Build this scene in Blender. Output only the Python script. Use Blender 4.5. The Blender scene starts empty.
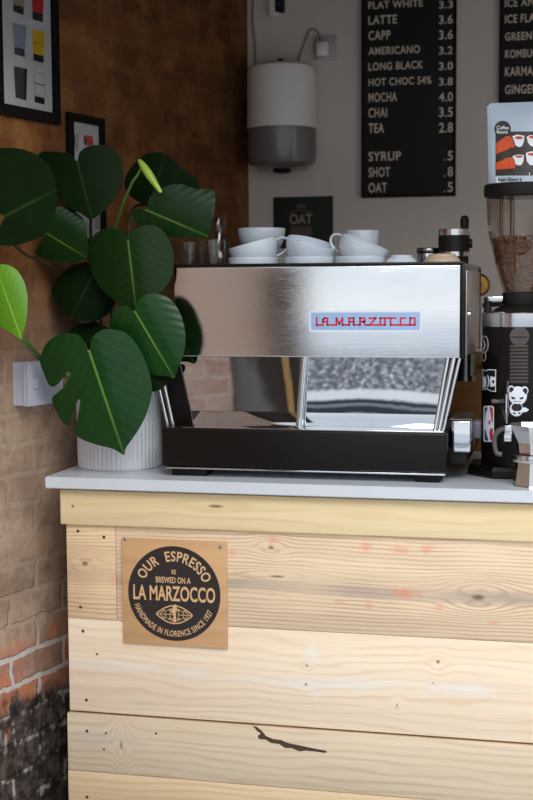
import bpy, bmesh, math, random
from mathutils import Vector, Matrix
from mathutils.geometry import delaunay_2d_cdt
random.seed(7)
PI = math.pi
SC = bpy.context.scene
COL = SC.collection

# ------------------------------------------------------------------ camera
FPX, CX, CY, EZ = 1300.0, 266.5, 400.0, 1.5
psi, th, rho = math.radians(13.04), math.atan(112/1300.0), .0057
F = Vector((-math.sin(psi)*math.cos(th), math.cos(psi)*math.cos(th), -math.sin(th)))
R0 = Vector((math.cos(psi), math.sin(psi), 0)); U0 = R0.cross(F)
R = math.cos(rho)*R0 - math.sin(rho)*U0
U = math.cos(rho)*U0 + math.sin(rho)*R0
CAM = Vector((0, 0, EZ))
cd = bpy.data.cameras.new('camera'); cam = bpy.data.objects.new('camera', cd); COL.objects.link(cam)
m = Matrix.Identity(4)
for i in range(3):
    m[i][0], m[i][1], m[i][2], m[i][3] = R[i], U[i], -F[i], CAM[i]
cam.matrix_world = m
cd.sensor_fit = 'VERTICAL'; cd.sensor_height = 36; cd.lens = FPX/800*36
cd.dof.use_dof = True; cd.dof.focus_distance = 3.38; cd.dof.aperture_fstop = 3.0
cd.clip_start = .05
SC.camera = cam

def ray(px, py): return F + (px-CX)/FPX*R - (py-CY)/FPX*U
def onY(px, py, Y):
    d = ray(px, py); return CAM + d*(Y/d.y)
def onZ(px, py, Z):
    d = ray(px, py); return CAM + d*((Z-EZ)/d.z)
def zAt(py, X, Y):              # height of the image row py at plan position X, Y
    lo, hi = 0.0, 3.0
    for _ in range(40):
        mid = (lo+hi)/2; q = Vector((X, Y, mid))-CAM
        if CY - FPX*q.dot(U)/q.dot(F) > py: lo = mid
        else: hi = mid
    return (lo+hi)/2
# oblique brick wall
WA = math.radians(14.0)
W0 = Vector((-1.127, 4.6, 0)); WD = Vector((math.sin(WA), math.cos(WA), 0)); WN = Vector((math.cos(WA), -math.sin(WA), 0))
def onW(px, py, off=0.0):
    d = ray(px, py); t = ((W0 + WN*off - CAM).dot(WN))/d.dot(WN); return CAM + d*t
def wallX(Y): return W0.x - (W0.y-Y)*math.tan(WA)
def onCyl(px, py, cx, cy, r):
    d = ray(px, py); ox, oy = -cx, -cy
    a = d.x*d.x+d.y*d.y; b = 2*(ox*d.x+oy*d.y); c = ox*ox+oy*oy-r*r
    D = b*b-4*a*c
    t = (-b-math.sqrt(max(D, 0)))/(2*a); return CAM + d*t

# ------------------------------------------------------------------ node helpers
class S:
    def __init__(s, g, sock): s.g, s.s = g, sock
    def _b(s, o, op): return s.g.math(op, s, o)
    def __add__(s, o): return s._b(o, 'ADD')
    def __radd__(s, o): return s._b(o, 'ADD')
    def __sub__(s, o): return s._b(o, 'SUBTRACT')
    def __rsub__(s, o): return s.g.math('SUBTRACT', o, s)
    def __mul__(s, o): return s._b(o, 'MULTIPLY')
    def __rmul__(s, o): return s._b(o, 'MULTIPLY')
    def __truediv__(s, o): return s._b(o, 'DIVIDE')
    def __pow__(s, o): return s._b(o, 'POWER')
class G:
    def __init__(g, name):
        g.m = bpy.data.materials.new(name); g.m.use_nodes = True
        g.t = g.m.node_tree; g.t.nodes.clear()
        g.out = g.t.nodes.new('ShaderNodeOutputMaterial')
        g.p = None
    def n(g, typ): return g.t.nodes.new(typ)
    def set(g, sock, v):
        if isinstance(v, S): g.t.links.new(v.s, sock)
        elif v is not None: sock.default_value = v
    def math(g, op, *a, clamp=False):
        n = g.n('ShaderNodeMath'); n.operation = op; n.use_clamp = clamp
        for i, v in enumerate(a): g.set(n.inputs[i], v)
        return S(g, n.outputs[0])
    def sstep(g, v, a, b, lo=0.0, hi=1.0):
        n = g.n('ShaderNodeMapRange'); n.interpolation_type = 'SMOOTHSTEP'
        for i, x in enumerate((v, a, b, lo, hi)): g.set(n.inputs[i], x)
        return S(g, n.outputs[0])
    def obj(g):
        n = g.n('ShaderNodeTexCoord'); return S(g, n.outputs['Object'])
    def uv(g):
        n = g.n('ShaderNodeTexCoord'); return S(g, n.outputs['UV'])
    def sep(g, v):
        n = g.n('ShaderNodeSeparateXYZ'); g.set(n.inputs[0], v); return [S(g, o) for o in n.outputs]
    def comb(g, x, y, z):
        n = g.n('ShaderNodeCombineXYZ')
        for i, v in enumerate((x, y, z)): g.set(n.inputs[i], v)
        return S(g, n.outputs[0])
    def noise(g, v, scale=5.0, detail=3.0, rough=.5, dist=0.0, col=False):
        n = g.n('ShaderNodeTexNoise'); g.set(n.inputs['Vector'], v); n.inputs['Scale'].default_value = scale
        n.inputs['Detail'].default_value = detail; n.inputs['Roughness'].default_value = rough; n.inputs['Distortion'].default_value = dist
        return S(g, n.outputs[1 if col else 0])
    def mix(g, f, a, b, mode='MIX'):
        n = g.n('ShaderNodeMix'); n.data_type = 'RGBA'; n.blend_type = mode
        g.set(n.inputs[0], f); g.set(n.inputs[6], c4(a)); g.set(n.inputs[7], c4(b))
        return S(g, n.outputs[2])
    def vadd(g, a, b, op='ADD'):
        n = g.n('ShaderNodeVectorMath'); n.operation = op
        g.set(n.inputs[0], a); g.set(n.inputs[1], b); return S(g, n.outputs[0])
    def bump(g, h, strength=.3, dist=.01):
        n = g.n('ShaderNodeBump'); g.set(n.inputs['Height'], h)
        n.inputs['Strength'].default_value = strength; n.inputs['Distance'].default_value = dist
        return S(g, n.outputs[0])
    def bsdf(g, col, rough=.5, metal=0.0, normal=None, **kw):
        n = g.n('ShaderNodeBsdfPrincipled')
        g.set(n.inputs['Base Color'], c4(col)); g.set(n.inputs['Roughness'], rough); g.set(n.inputs['Metallic'], metal)
        if normal is not None: g.set(n.inputs['Normal'], normal)
        for k, v in kw.items(): g.set(n.inputs[k.replace('_', ' ')], v)
        g.t.links.new(n.outputs[0], g.out.inputs[0]); g.p = n
        return g.m
def lin(c): return tuple((x/12.92 if x <= .04045 else ((x+.055)/1.055)**2.4) for x in (v/255 for v in c))
def c4(c):
    if isinstance(c, S): return c
    return (c[0], c[1], c[2], 1.0)
def plain(name, rgb, rough=.5, metal=0.0, var=.06, scale=30, bump=.0, **kw):
    """sRGB colour with a little procedural tone variation"""
    g = G(name); o = g.obj(); nz = g.noise(o, scale, 3)
    c = lin(rgb); k = 1.0+var
    col = g.mix(nz, tuple(x*(1-var) for x in c), tuple(min(1, x*k) for x in c))
    return g.bsdf(col, rough, metal, g.bump(nz, bump, .002) if bump else None, **kw)

# ------------------------------------------------------------------ mesh helpers
def wloc(o):
    v = Vector((0, 0, 0))
    while o is not None: v += o.location; o = o.parent
    return v
def smooth(o, ang=40):
    me = o.data
    for p in me.polygons: p.use_smooth = True
    try: me.set_sharp_from_angle(angle=math.radians(ang))
    except Exception: pass
def mk(name, bm, mat, parent=None, sm=True, local=False, origin=None):
    """world-space bmesh -> one mesh object (origin at the base of its box, or its thing's origin)"""
    bmesh.ops.recalc_face_normals(bm, faces=bm.faces) if name not in ('leaf', 'leaf_blade') else None
    me = bpy.data.meshes.new(name)
    if parent is not None:
        if not local:
            w = wloc(parent)
            for v in bm.verts: v.co -= w
        loc = Vector((0, 0, 0))
    else:
        if origin is None:
            xs = [v.co.x for v in bm.verts]; ys = [v.co.y for v in bm.verts]; zs = [v.co.z for v in bm.verts]
            loc = Vector(((min(xs)+max(xs))/2, (min(ys)+max(ys))/2, min(zs)))
        else: loc = Vector(origin)
        for v in bm.verts: v.co -= loc
    bm.to_mesh(me); bm.free()
    if mat: me.materials.append(mat)
    o = bpy.data.objects.new(name, me); COL.objects.link(o); o.location = loc; o.parent = parent
    if sm: smooth(o)
    return o
def thing(name, loc, label, cat, group=None, rot=None):
    o = bpy.data.objects.new(name, None); COL.objects.link(o); o.location = loc; o.empty_display_size = .05
    if rot: o.rotation_euler = rot
    tag(o, label, cat, group); return o
def tag(o, label, cat, group=None):
    o['label'] = label; o['category'] = cat
    if group: o['group'] = group
    return o
def struct(o, label=None):
    o['kind'] = 'structure'
    return o
def B(): return bmesh.new()
def box(bm, x0, x1, y0, y1, z0, z1, bev=0.0, seg=2):
    t = bmesh.new()
    bmesh.ops.create_cube(t, size=1)
    for v in t.verts:
        v.co = Vector((x0+(v.co.x+.5)*(x1-x0), y0+(v.co.y+.5)*(y1-y0), z0+(v.co.z+.5)*(z1-z0)))
    if bev: bmesh.ops.bevel(t, geom=t.edges[:], offset=bev, segments=seg, affect='EDGES', profile=.5)
    join(bm, t); return bm
def join(bm, t):
    me = bpy.data.meshes.new('tmp'); t.to_mesh(me); t.free(); bm.from_mesh(me); bpy.data.meshes.remove(me)
def lathe(bm, prof, cx=0, cy=0, seg=48, mod=None, a0=0.0, ell=1.0):
    rings = []
    for r, z in prof:
        if r < 1e-6: rings.append([bm.verts.new((cx, cy, z))]); continue
        ring = []
        for k in range(seg):
            a = a0+2*PI*k/seg; rr = r*(mod(a) if mod else 1)
            ring.append(bm.verts.new((cx+rr*math.cos(a), cy+rr*math.sin(a)*ell, z)))
        rings.append(ring)
    for A, C in zip(rings, rings[1:]):
        if len(A) == 1 and len(C) == 1: continue
        for k in range(seg):
            k2 = (k+1) % seg
            if len(A) == 1: bm.faces.new((A[0], C[k], C[k2]))
            elif len(C) == 1: bm.faces.new((A[k], A[k2], C[0]))
            else: bm.faces.new((A[k], A[k2], C[k2], C[k]))
    return bm
def tube(bm, pts, r, seg=10, flat=1.0):
    pts = [Vector(p) for p in pts]; n = len(pts)
    rs = r if isinstance(r, (list, tuple)) else [r]*n
    up = Vector((0, 0, 1)); rings = []; prev = None
    for i, p in enumerate(pts):
        d = (pts[min(i+1, n-1)]-pts[max(i-1, 0)]).normalized()
        if prev is None:
            a = d.cross(up if abs(d.z) < .9 else Vector((0, 1, 0))).normalized()
        else: a = (prev - d*prev.dot(d)).normalized()
        prev = a; b = d.cross(a)
        rings.append([bm.verts.new(p+(a*math.cos(2*PI*k/seg)+b*math.sin(2*PI*k/seg)*flat)*rs[i]) for k in range(seg)])
    for A, C in zip(rings, rings[1:]):
        for k in range(seg): bm.faces.new((A[k], A[(k+1) % seg], C[(k+1) % seg], C[k]))
    bm.faces.new(rings[0][::-1]); bm.faces.new(rings[-1]); return bm
def spline(pts, n=8, closed=False):
    P = [Vector(p) for p in pts]; out = []; N = len(P)
    for i in range(N if closed else N-1):
        p1, p2 = P[i], P[(i+1) % N]
        p0 = P[i-1] if (closed or i > 0) else p1
        p3 = P[(i+2) % N] if (closed or i+2 < N) else p2
        for k in range(n):
            t = k/n
            out.append(.5*((2*p1)+(p2-p0)*t+(2*p0-5*p1+4*p2-p3)*t*t+(3*p1-p0-3*p2+p3)*t**3))
    if not closed: out.append(P[-1])
    return out
def prism(bm, pts, vec):
    """polygon (list of 3-D points) extruded by vec"""
    v = Vector(vec); a = [bm.verts.new(Vector(p)) for p in pts]; b = [bm.verts.new(Vector(p)+v) for p in pts]
    bm.faces.new(a); bm.faces.new(b[::-1])
    for i in range(len(a)):
        j = (i+1) % len(a); bm.faces.new((a[i], b[i], b[j], a[j]))
    return bm
def poly(bm, pts):
    f = bm.faces.new([bm.verts.new(Vector(p)) for p in pts])
    return f
def fin(bm):
    bmesh.ops.triangulate(bm, faces=[f for f in bm.faces if len(f.verts) > 4]); return bm
_tc = {}
def text(s, weight=0.0, space=1.0):
    """outline of a word as (verts, faces) fitted to a unit box 0..1 x 0..1"""
    k = (s, weight, space)
    if k in _tc: return _tc[k]
    cu = bpy.data.curves.new('t', 'FONT'); cu.body = s; cu.offset = weight; cu.space_character = space; cu.resolution_u = 4
    ob = bpy.data.objects.new('t', cu); COL.objects.link(ob)
    bpy.context.view_layer.update()
    ev = ob.evaluated_get(bpy.context.evaluated_depsgraph_get()); me = ev.to_mesh()
    V = [v.co.copy() for v in me.vertices]; Fc = [tuple(p.vertices) for p in me.polygons]
    ev.to_mesh_clear(); bpy.data.objects.remove(ob); bpy.data.curves.remove(cu)
    x0 = min(v.x for v in V); x1 = max(v.x for v in V); y0 = min(v.y for v in V); y1 = max(v.y for v in V)
    V = [((v.x-x0)/(x1-x0), (v.y-y0)/(y1-y0)) for v in V]
    _tc[k] = (V, Fc, (x1-x0)/(y1-y0)); return _tc[k]
def put_text(bm, s, fn, weight=.0, space=1.0):
    V, Fc, _ = text(s, weight, space)
    vs = [bm.verts.new(fn(u, v)) for u, v in V]
    for f in Fc:
        try: bm.faces.new([vs[i] for i in f])
        except ValueError: pass
    return bm

# ------------------------------------------------------------------ materials
def brick_mat(name, soot=True, pale=False):
    g = G(name); o = g.obj(); x, y, z = g.sep(o)
    wob = g.noise(o, 9, 3)
    n9 = g.noise(o, 34, 3)-.5
    xx = x + (wob-.5)*.03 + n9*.016; zz = z + (g.noise(o, 7, 2)-.5)*.028 + n9*.016
    v = g.comb(xx, zz, 0.0)
    b = g.n('ShaderNodeTexBrick'); g.set(b.inputs['Vector'], v)
    b.inputs['Scale'].default_value = 1; b.inputs['Brick Width'].default_value = .235; b.inputs['Row Height'].default_value = .083
    b.inputs['Mortar Size'].default_value = .009; b.inputs['Mortar Smooth'].default_value = .35
    b.inputs['Color1'].default_value = (0, 0, 0, 1); b.inputs['Color2'].default_value = (1, 1, 1, 1); b.inputs['Mortar'].default_value = (.5, .5, .5, 1)
    tone = S(g, b.outputs[0]); mort = S(g, b.outputs[1])
    n1 = g.noise(o, 3.2, 5, .6); n2 = g.noise(o, 22, 5, .65); n3 = g.noise(g.comb(x*1.0+7, y, z*1.0), 8, 4, .6)
    if pale:
        c = g.mix(tone, lin((176, 140, 120)), lin((196, 170, 150)))
        c = g.mix(mort*.5, c, lin((225, 215, 200)))
        c = g.mix(g.sstep(n3, .4, .7), c, lin((205, 180, 165)))
        c = g.mix(g.sstep(n2, .5, .7)*.6, c, lin((190, 130, 112)))
        return g.bsdf(c, .85, 0, g.bump(mort*-1.0+n2*.5, .4, .01))
    # upper wall: warm orange-brown brick, darkened in colour for the shade up there, lower: dusty beige render over brick
    up = g.mix(tone, lin((92, 54, 26)), lin((112, 68, 34)))
    up = g.mix(g.sstep(n3, .42, .68), up, lin((136, 90, 48)))
    up = g.mix(mort*.4, up, lin((118, 80, 46)))
    up = g.mix(g.sstep(n2, .60, .72)*.3, up, lin((165, 132, 96)))
    lo = g.mix(tone, lin((146, 122, 104)), lin((162, 136, 114)))
    lo = g.mix(g.sstep(n1, .42, .62), lo, lin((186, 160, 136)))
    lo = g.mix(g.sstep(n2, .42, .68)*.5, lo, lin((128, 108, 92)))
    lo = g.mix(mort*.22, lo, lin((190, 172, 154)))
    lo = g.mix(g.sstep(n3, .60, .68)*g.sstep(n1, .5, .6)*.55, lo, lin((186, 104, 62)))
    h = z + (n1-.5)*.25
    c = g.mix(g.sstep(h, 1.05, 1.6), lo, up)
    # band of bare orange brick with white mortar
    ob = g.mix(tone, lin((205, 112, 62)), lin((196, 138, 112)))
    ob = g.mix(g.sstep(tone, .25, .5)*g.sstep(n3, .35, .55)*.85, ob, lin((158, 128, 112)))
    ob = g.mix(g.sstep(n2, .52, .66)*.6, ob, lin((200, 160, 140)))
    mm = g.math('MAXIMUM', g.sstep(mort + (n2-.5)*.9, .25, .75), g.sstep(n2*n3, .34, .42)*.8)
    ob = g.mix(mm, ob, lin((206, 196, 188)))
    band = g.sstep(h, .60, .50)
    c = g.mix(band, c, ob)
    bl = g.mix(g.sstep(n2, .38, .66), lin((48, 40, 36)), lin((104, 92, 84)))
    bl = g.mix(g.sstep(n3, .62, .67)*.9, bl, lin((182, 96, 60)))
    bl = g.mix(g.sstep(mort, .25, .9)*g.sstep(n2, .47, .63)*.85, bl, lin((196, 190, 184)))
    streak = g.noise(g.comb(x*30, 0.0, z*9), 1.0, 3, .6)
    bl = g.mix(g.sstep(streak+n9*.3, .56, .70)*g.sstep(z, .02, .30, .25, .8), bl, lin((178, 170, 164)))
    h2 = z + (n3-.5)*.16 + (streak-.5)*.1
    c = g.mix(g.sstep(h2, .395, .345), c, bl)
    hgt = n2*.55 + g.noise(o, 60, 4)*.2 - mort*(.10+.35*g.sstep(h, .75, .55)) + n1*.5 + n3*.3
    return g.bsdf(c, .86, 0, g.bump(hgt, .75, .014), Specular_IOR_Level=.25)

def wood_mat(name, light, dark, freq=90.0, strength=.5, knots=(), stains=(), tint=None, grey=(), pale=(), seed=0.0, org=(0, 0), rough=.6, warp=.035, bump=.15):
    """pine board: X along the grain, Z across; knots (x,z,rx,rz) in world X/Z, org = object origin"""
    g = G(name); o = g.obj(); x0, y0, z0 = g.sep(o)
    x = x0 + org[0]; z = z0 + org[1]
    vv = g.comb(x*1.1+seed, y0*2.0, z*5.0)
    nz = g.noise(vv, 1.6, 3, .5)
    ph = (z + (nz-.5)*warp*2)*freq/6.283
    core = None
    for (kx, kz, rx, rz) in knots:
        dx = (x-kx)/rx; dz = (z-kz + (nz-.5)*.012)/rz
        d = g.math('SQRT', dx*dx+dz*dz)
        ex = dx*dx*.22+dz*dz*.30
        w = g.math('POWER', 2.7183, ex*-1.0)
        ph = ph - (z-kz)*w*(2.1*freq/6.283)
        k = g.sstep(d, .55, .15)
        core = k if core is None else g.math('MAXIMUM', core, k)
    s = g.math('SINE', ph*6.283)*.5+.5
    s = g.math('MAXIMUM', s, 0.0)**3.0
    fine = g.noise(g.comb(x*2.5+seed, y0, z*160.0), 1.0, 4, .6)
    broad = g.noise(g.comb(x*.7+seed*3, y0, z*9.0), 1.6, 3, .5)
    blot = g.noise(g.comb(x*3+seed, y0*3, z*7), 1.2, 4, .6)
    L, D = lin(light), lin(dark)
    c = g.mix(s*strength*g.sstep(blot, .28, .62, .2, 1.0), L, D)
    c = g.mix(g.sstep(broad, .35, .72)*.5, c, tuple(a*.55+b*.45 for a, b in zip(L, D)))
    c = g.mix(g.sstep(fine, .48, .75)*.28*min(1, strength*2), c, D)
    for (gz, gw, amt, colr) in grey:
        dz = g.math('ABSOLUTE', z-gz+(nz-.5)*.03)
        c = g.mix(g.sstep(dz, gw, gw*.25)*g.sstep(blot, .3, .6, .5, 1.0)*amt, c, lin(colr))
    for (pz, pw, amt) in pale:
        dz = g.math('ABSOLUTE', z-pz+(nz-.5)*.045)
        c = g.mix(g.sstep(dz, pw, 0.0)*g.sstep(blot, .38, .62)*amt, c, lin((240, 234, 224)))
    if core is not None: c = g.mix(core*.8, c, lin((112, 82, 58)))
    for (sx, sz, rx, rz, colr, amt) in stains:
        dx = (x-sx)/rx; dz = (z-sz)/rz
        d = g.math('SQRT', dx*dx+dz*dz) + (g.noise(g.comb(x, y0, z), 60, 4, .65)-.5)*2.2
        c = g.mix(g.sstep(d, 1.5, .2)*amt*.85, c, lin(colr))
    return g.bsdf(c, rough, 0, g.bump(s*.6+fine*.6, bump, .002), Specular_IOR_Level=.3)

M = {}
M['brick'] = brick_mat('brick_wall')
M['pale_brick'] = brick_mat('pale_brick', pale=True)
g = G('white_wall_paint'); o = g.obj()
M['plaster'] = g.bsdf(g.mix(g.noise(o, 2.5, 4), lin((210, 198, 188)), lin((220, 208, 199))), .8, 0, g.bump(g.noise(o, 60, 3), .1, .002))
g = G('white_worktop'); o = g.obj()
M['worktop'] = g.bsdf(g.mix(g.noise(o, 14, 4), lin((196, 201, 208)), lin((208, 212, 218))), .28)
M['black_lacquer'] = plain('black_lacquer', (17, 13, 11), .34, 0, .1, Specular_IOR_Level=.22)
M['black_matt'] = plain('black_matt', (20, 17, 15), .55, 0, .1, Specular_IOR_Level=.25)
M['board_black'] = plain('menu_board_black', (24, 21, 19), .8, 0, .08)
M['letter'] = plain('cream_lettering', (222, 208, 188), .7, 0, .03)
M['frame_black'] = plain('frame_black', (18, 16, 15), .6, 0, .1, Specular_IOR_Level=.12)
M['mat_white'] = plain('print_paper', (212, 212, 216), .7, 0, .03)
M['chrome'] = plain('polished_steel', (214, 218, 224), .1, 1.0, .02)
M['alu'] = plain('polished_aluminium', (205, 206, 208), .2, 1.0, .05)
M['steel_dark'] = plain('dark_steel', (120, 118, 114), .25, 1.0, .05)
M['ceramic'] = plain('white_glazed_ceramic', (200, 210, 221), .14, 0, .02, Coat_Weight=.4)
M['cream_ceramic'] = plain('beige_stoneware', (178, 158, 136), .4, 0, .06)
M['pot'] = plain('matt_white_ceramic', (216, 218, 224), .5, 0, .03)
M['soil'] = plain('potting_soil', (52, 38, 28), .95, 0, .4, 80, .8)
M['white_plastic'] = plain('white_plastic', (172, 175, 188), .4, 0, .02)
M['disp_white'] = plain('ivory_plastic', (232, 228, 222), .35, 0, .02)
M['disp_grey'] = plain('smoky_grey_plastic', (118, 112, 110), .18, 0, .06)
M['brown_wood'] = wood_mat('brown_cabinet_wood', (120, 78, 36), (84, 50, 22), 120, .5)
M['brass'] = plain('brass', (168, 128, 66), .3, 1.0, .05)
M['red'] = plain('red_enamel', (196, 22, 52), .35, 0, .03)
M['grey_plastic'] = plain('worn_grey_plastic', (84, 78, 77), .45, 0, .06)
M['sticker_white'] = plain('white_sticker', (226, 230, 238), .5, 0, .02)
M['sticker_black'] = plain('black_sticker', (26, 24, 26), .5, 0, .02)
M['sticker_red'] = plain('red_sticker', (196, 44, 52), .5, 0, .02)
M['sticker_blue'] = plain('blue_sticker', (42, 62, 122), .5, 0, .02)
M['bag'] = plain('pale_blue_foil', (176, 192, 208), .42, 0, .04, 40)
M['bag_black'] = plain('bag_print_black', (28, 24, 24), .5, 0, .03)
M['bag_brown'] = plain('bag_print_brown', (40, 29, 22), .5, 0, .06)
M['bag_orange'] = plain('bag_print_orange', (206, 74, 14), .5, 0, .04)
M['bag_white'] = plain('bag_print_white', (226, 230, 236), .5, 0, .02)
M['bag_red'] = plain('bag_print_red', (190, 60, 30), .5, 0, .02)
M['print_yellow'] = plain('print_yellow', (232, 186, 30), .7, 0, .03)
M['print_red'] = plain('print_red', (206, 34, 40), .7, 0, .03)
M['print_blue'] = plain('print_blue_grey', (142, 152, 178), .7, 0, .03)
M['print_tan'] = plain('print_tan', (168, 156, 138), .7, 0, .03)
M['print_black'] = plain('print_black', (34, 31, 30), .7, 0, .03)
M['print_line'] = plain('print_line_grey', (168, 168, 172), .7, 0, .03)
M['poster_green'] = plain('poster_green', (28, 36, 26), .75, 0, .15, 12)
M['poster_ink'] = plain('poster_beige_ink', (150, 134, 116), .75, 0, .1)
M['screw'] = plain('screw_metal', (96, 88, 80), .4, 1.0, .1)
M['steel_screw'] = plain('bright_screw', (170, 176, 186), .3, 1.0, .1)
M['cable'] = plain('cream_cable', (150, 124, 98), .5, 0, .04)
M['led'] = plain('blue_indicator', (50, 60, 190), .4)
M['bean'] = plain('roasted_bean', (98, 66, 40), .36, 0, .6, 120)
M['asphalt'] = None
# brushed steel
g = G('brushed_steel'); o = g.obj(); x, y, z = g.sep(o)
st = g.noise(g.comb(x*6, y, z*900), 1.0, 3, .6); sm = g.noise(g.comb(x*9, y, z*26), 1.0, 4, .6)
M['brushed'] = g.bsdf(g.mix(sm, lin((222, 224, 226)), lin((234, 236, 238))), g.sstep(sm, .3, .7, .09, .14), 1.0, g.bump(st*.6+sm*.5, .10, .002))
g = G('mirror_steel'); o = g.obj(); x, y, z = g.sep(o)
w = g.noise(g.comb(x*3.2, y, z*2.2), 1.0, 1, .4); w2 = g.noise(g.comb(x*16, y, z*9), 1.0, 2, .5)
M['mirror'] = g.bsdf(g.mix(w2, lin((206, 210, 214)), lin((220, 223, 227))), .012, 1.0, g.bump(w*1.0+w2*.03, .11, .02))
# thin glass: fresnel mix of clear and glossy
def glass(name, tint=(1, 1, 1), refl=1.0, rough=.02):
    g = G(name); tr = g.n('ShaderNodeBsdfTransparent'); tr.inputs[0].default_value = (*tint, 1)
    gl = g.n('ShaderNodeBsdfGlossy'); gl.inputs['Roughness'].default_value = rough
    fr = g.n('ShaderNodeLayerWeight'); fr.inputs[0].default_value = .5
    o = g.obj(); nz = g.noise(o, 20, 2)
    mx = g.n('ShaderNodeMixShader')
    f = (S(g, fr.outputs[1])**4.0*.9+.045)*refl*(nz*.3+.85)
    g.set(mx.inputs[0], f); g.t.links.new(tr.outputs[0], mx.inputs[1]); g.t.links.new(gl.outputs[0], mx.inputs[2])
    g.t.links.new(mx.outputs[0], g.out.inputs[0]); return g.m
M['glass'] = glass('clear_glass', (.90, .90, .89))
M['hopper'] = glass('smoky_hopper', (.90, .87, .84))
# leaves
def leaf_mat(name, deep, mid, vein, gloss=.3, trans=.0, spec=.24, bmp=.22):
    g = G(name); u, v, _ = g.sep(g.uv()); au = g.math('ABSOLUTE', u)
    o = g.obj(); nz = g.noise(o, 14, 3)
    sv = g.math('FRACT', (v*7.5 - au*3.6) + 10.0)
    line = g.sstep(g.math('ABSOLUTE', sv-.5), .07, .015)
    rib = g.sstep(au, .034, .008)
    c = g.mix(nz, lin(deep), lin(mid))
    c = g.mix(line*.07*g.sstep(au, .98, .75), c, lin(vein))
    c = g.mix(rib*g.sstep(v, 1.0, .4, .35, .95), c, lin(vein))
    hb = g.math('ABSOLUTE', sv-.5)*.55 + g.noise(o, 16, 2)*.9 - rib*.8
    return g.bsdf(c, gloss, 0, g.bump(hb, bmp, .006), Specular_IOR_Level=spec, Subsurface_Weight=trans, Subsurface_Radius=(.01, .02, .005))
M['leaf'] = leaf_mat('leaf_green', (13, 46, 16), (24, 64, 22), (92, 128, 46), .22)
M['leaf_shaded'] = leaf_mat('leaf_shaded_green', (12, 25, 9), (18, 35, 13), (36, 56, 22), .5, spec=.04, bmp=.1)  # leaf green darkened in colour for leaves that stand in shade
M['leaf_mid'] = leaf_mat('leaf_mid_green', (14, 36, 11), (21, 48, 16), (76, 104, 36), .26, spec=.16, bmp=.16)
M['leaf_backlit'] = leaf_mat('leaf_backlit_green', (74, 122, 24), (98, 148, 34), (150, 180, 74), .36)  # light green, with a back-lit look put into the colour
M['stem'] = plain('leaf_stalk_green', (72, 104, 40), .45, 0, .2, 40)
M['stem_dark'] = plain('leaf_stalk_dark', (40, 52, 28), .5, 0, .2, 40)
M['bud'] = plain('rolled_leaf_yellow_green', (150, 176, 66), .35, 0, .14, 60)

# ------------------------------------------------------------------ the setting
YF = 3.262          # face of the counter boards
YB = 4.6           # back wall
wa = thing('tmp', (0, 0, 0), '', '') ; bpy.data.objects.remove(wa)
# brick wall: local x along the wall, faces +local -y
bm = B()
L = 2.35
NX, NZ = 60, 60
wl = W0 - WD*L
box(bm, 0, L+.05, 0, .25, -.0, 3.0)
wall_left = mk('wall_left', bm, M['brick'], origin=(0, 0, 0), sm=False)
wall_left.location = wl; wall_left.rotation_euler = (0, 0, PI/2-WA); struct(wall_left)
bm = box(B(), W0.x-.3, 1.75, YB, YB+.15, 0, 3.0); struct(mk('wall_back', bm, M['plaster'], sm=False))
bm = box(B(), 1.6, 1.75, 2.95, YB, 0, 3.0); struct(mk('wall_right', bm, M['plaster'], sm=False))
g = G('dark_floor'); o = g.obj()
bm = box(B(), -2.2, 1.75, 2.9, YB+.15, -.1, 0); struct(mk('floor', bm, g.bsdf(g.mix(g.noise(o, 6, 4), lin((96, 84, 74)), lin((120, 106, 94))), .5), sm=False))
bm = box(B(), -2.2, 1.75, 2.97, YB+.15, 2.62, 2.8); struct(mk('ceiling', bm, plain('ceiling_paint', (120, 110, 102), .8), sm=False))
bm = box(B(), -2.6, 2.2, 2.85, 2.97, 2.26, 3.6); struct(mk('shade_lintel', bm, plain('lintel_dark', (60, 54, 50), .7), sm=False))  # unseen lintel, added above the view to shade the room behind
# the street outside, behind the camera: pale paving, kerb, road
def ground(name, y0, y1, mat, z=0.0):
    return struct(mk(name, box(B(), -9, 9, y0, y1, -.12, z), mat, sm=False))
g = G('pale_paving'); o = g.obj()
pav = g.bsdf(g.mix(g.noise(o, 3, 4), lin((214, 214, 216)), lin((232, 232, 232))), .6)
ground('pavement', .32, 2.9, pav)
g = G('dark_kerb'); o = g.obj(); x, y, z = g.sep(o)
kb = g.bsdf(g.mix(g.sstep(g.math('ABSOLUTE', y+.02), .018, .012), lin((44, 50, 58)), lin((150, 156, 162))), .8, Specular_IOR_Level=.1)
ground('kerb', .10, .32, kb)
ground('road_edge', -.06, .10, pav)
g = G('speckled_road'); o = g.obj()
sp = g.sstep(g.noise(o, 34, 2, .6), .54, .60)
ground('square', -14, -1.1, pav)  # pale ground added beyond the road to brighten the panel's reflection
ground('road', -1.1, -.06, g.bsdf(g.mix(sp, lin((92, 92, 97)), lin((236, 236, 240))), .8, Specular_IOR_Level=.1))
# brick pier of the shopfront with a dark door leaf, left of the camera
struct(mk('wall_pier', box(B(), -2.9, -1.5, 1.0, 1.2, 0, 3.0), M['pale_brick'], sm=False))
g = G('dark_door_paint'); o = g.obj(); x, y, z = g.sep(o)
dm = g.bsdf(g.mix(g.sstep(x+z*.35+(g.noise(o, 9, 3)-.5)*.12, .12, .20), lin((120, 118, 118)), lin((58, 46, 38))), .6)
dr = mk('door_1', box(B(), -1.5, -1.24, 1.1, 1.15, 0, 2.3, .004), dm, sm=False); struct(dr)
struct(mk('trim_1', box(B(), -1.24, -1.21, 1.1, 1.17, 0, 2.3, .003), plain('pale_wood_trim', (190, 150, 92), .6), sm=False))
struct(mk('trim_2', box(B(), -1.21, -1.17, 1.1, 1.16, 0, 2.3, .003), plain('dark_trim', (52, 44, 40), .6), sm=False))

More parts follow.
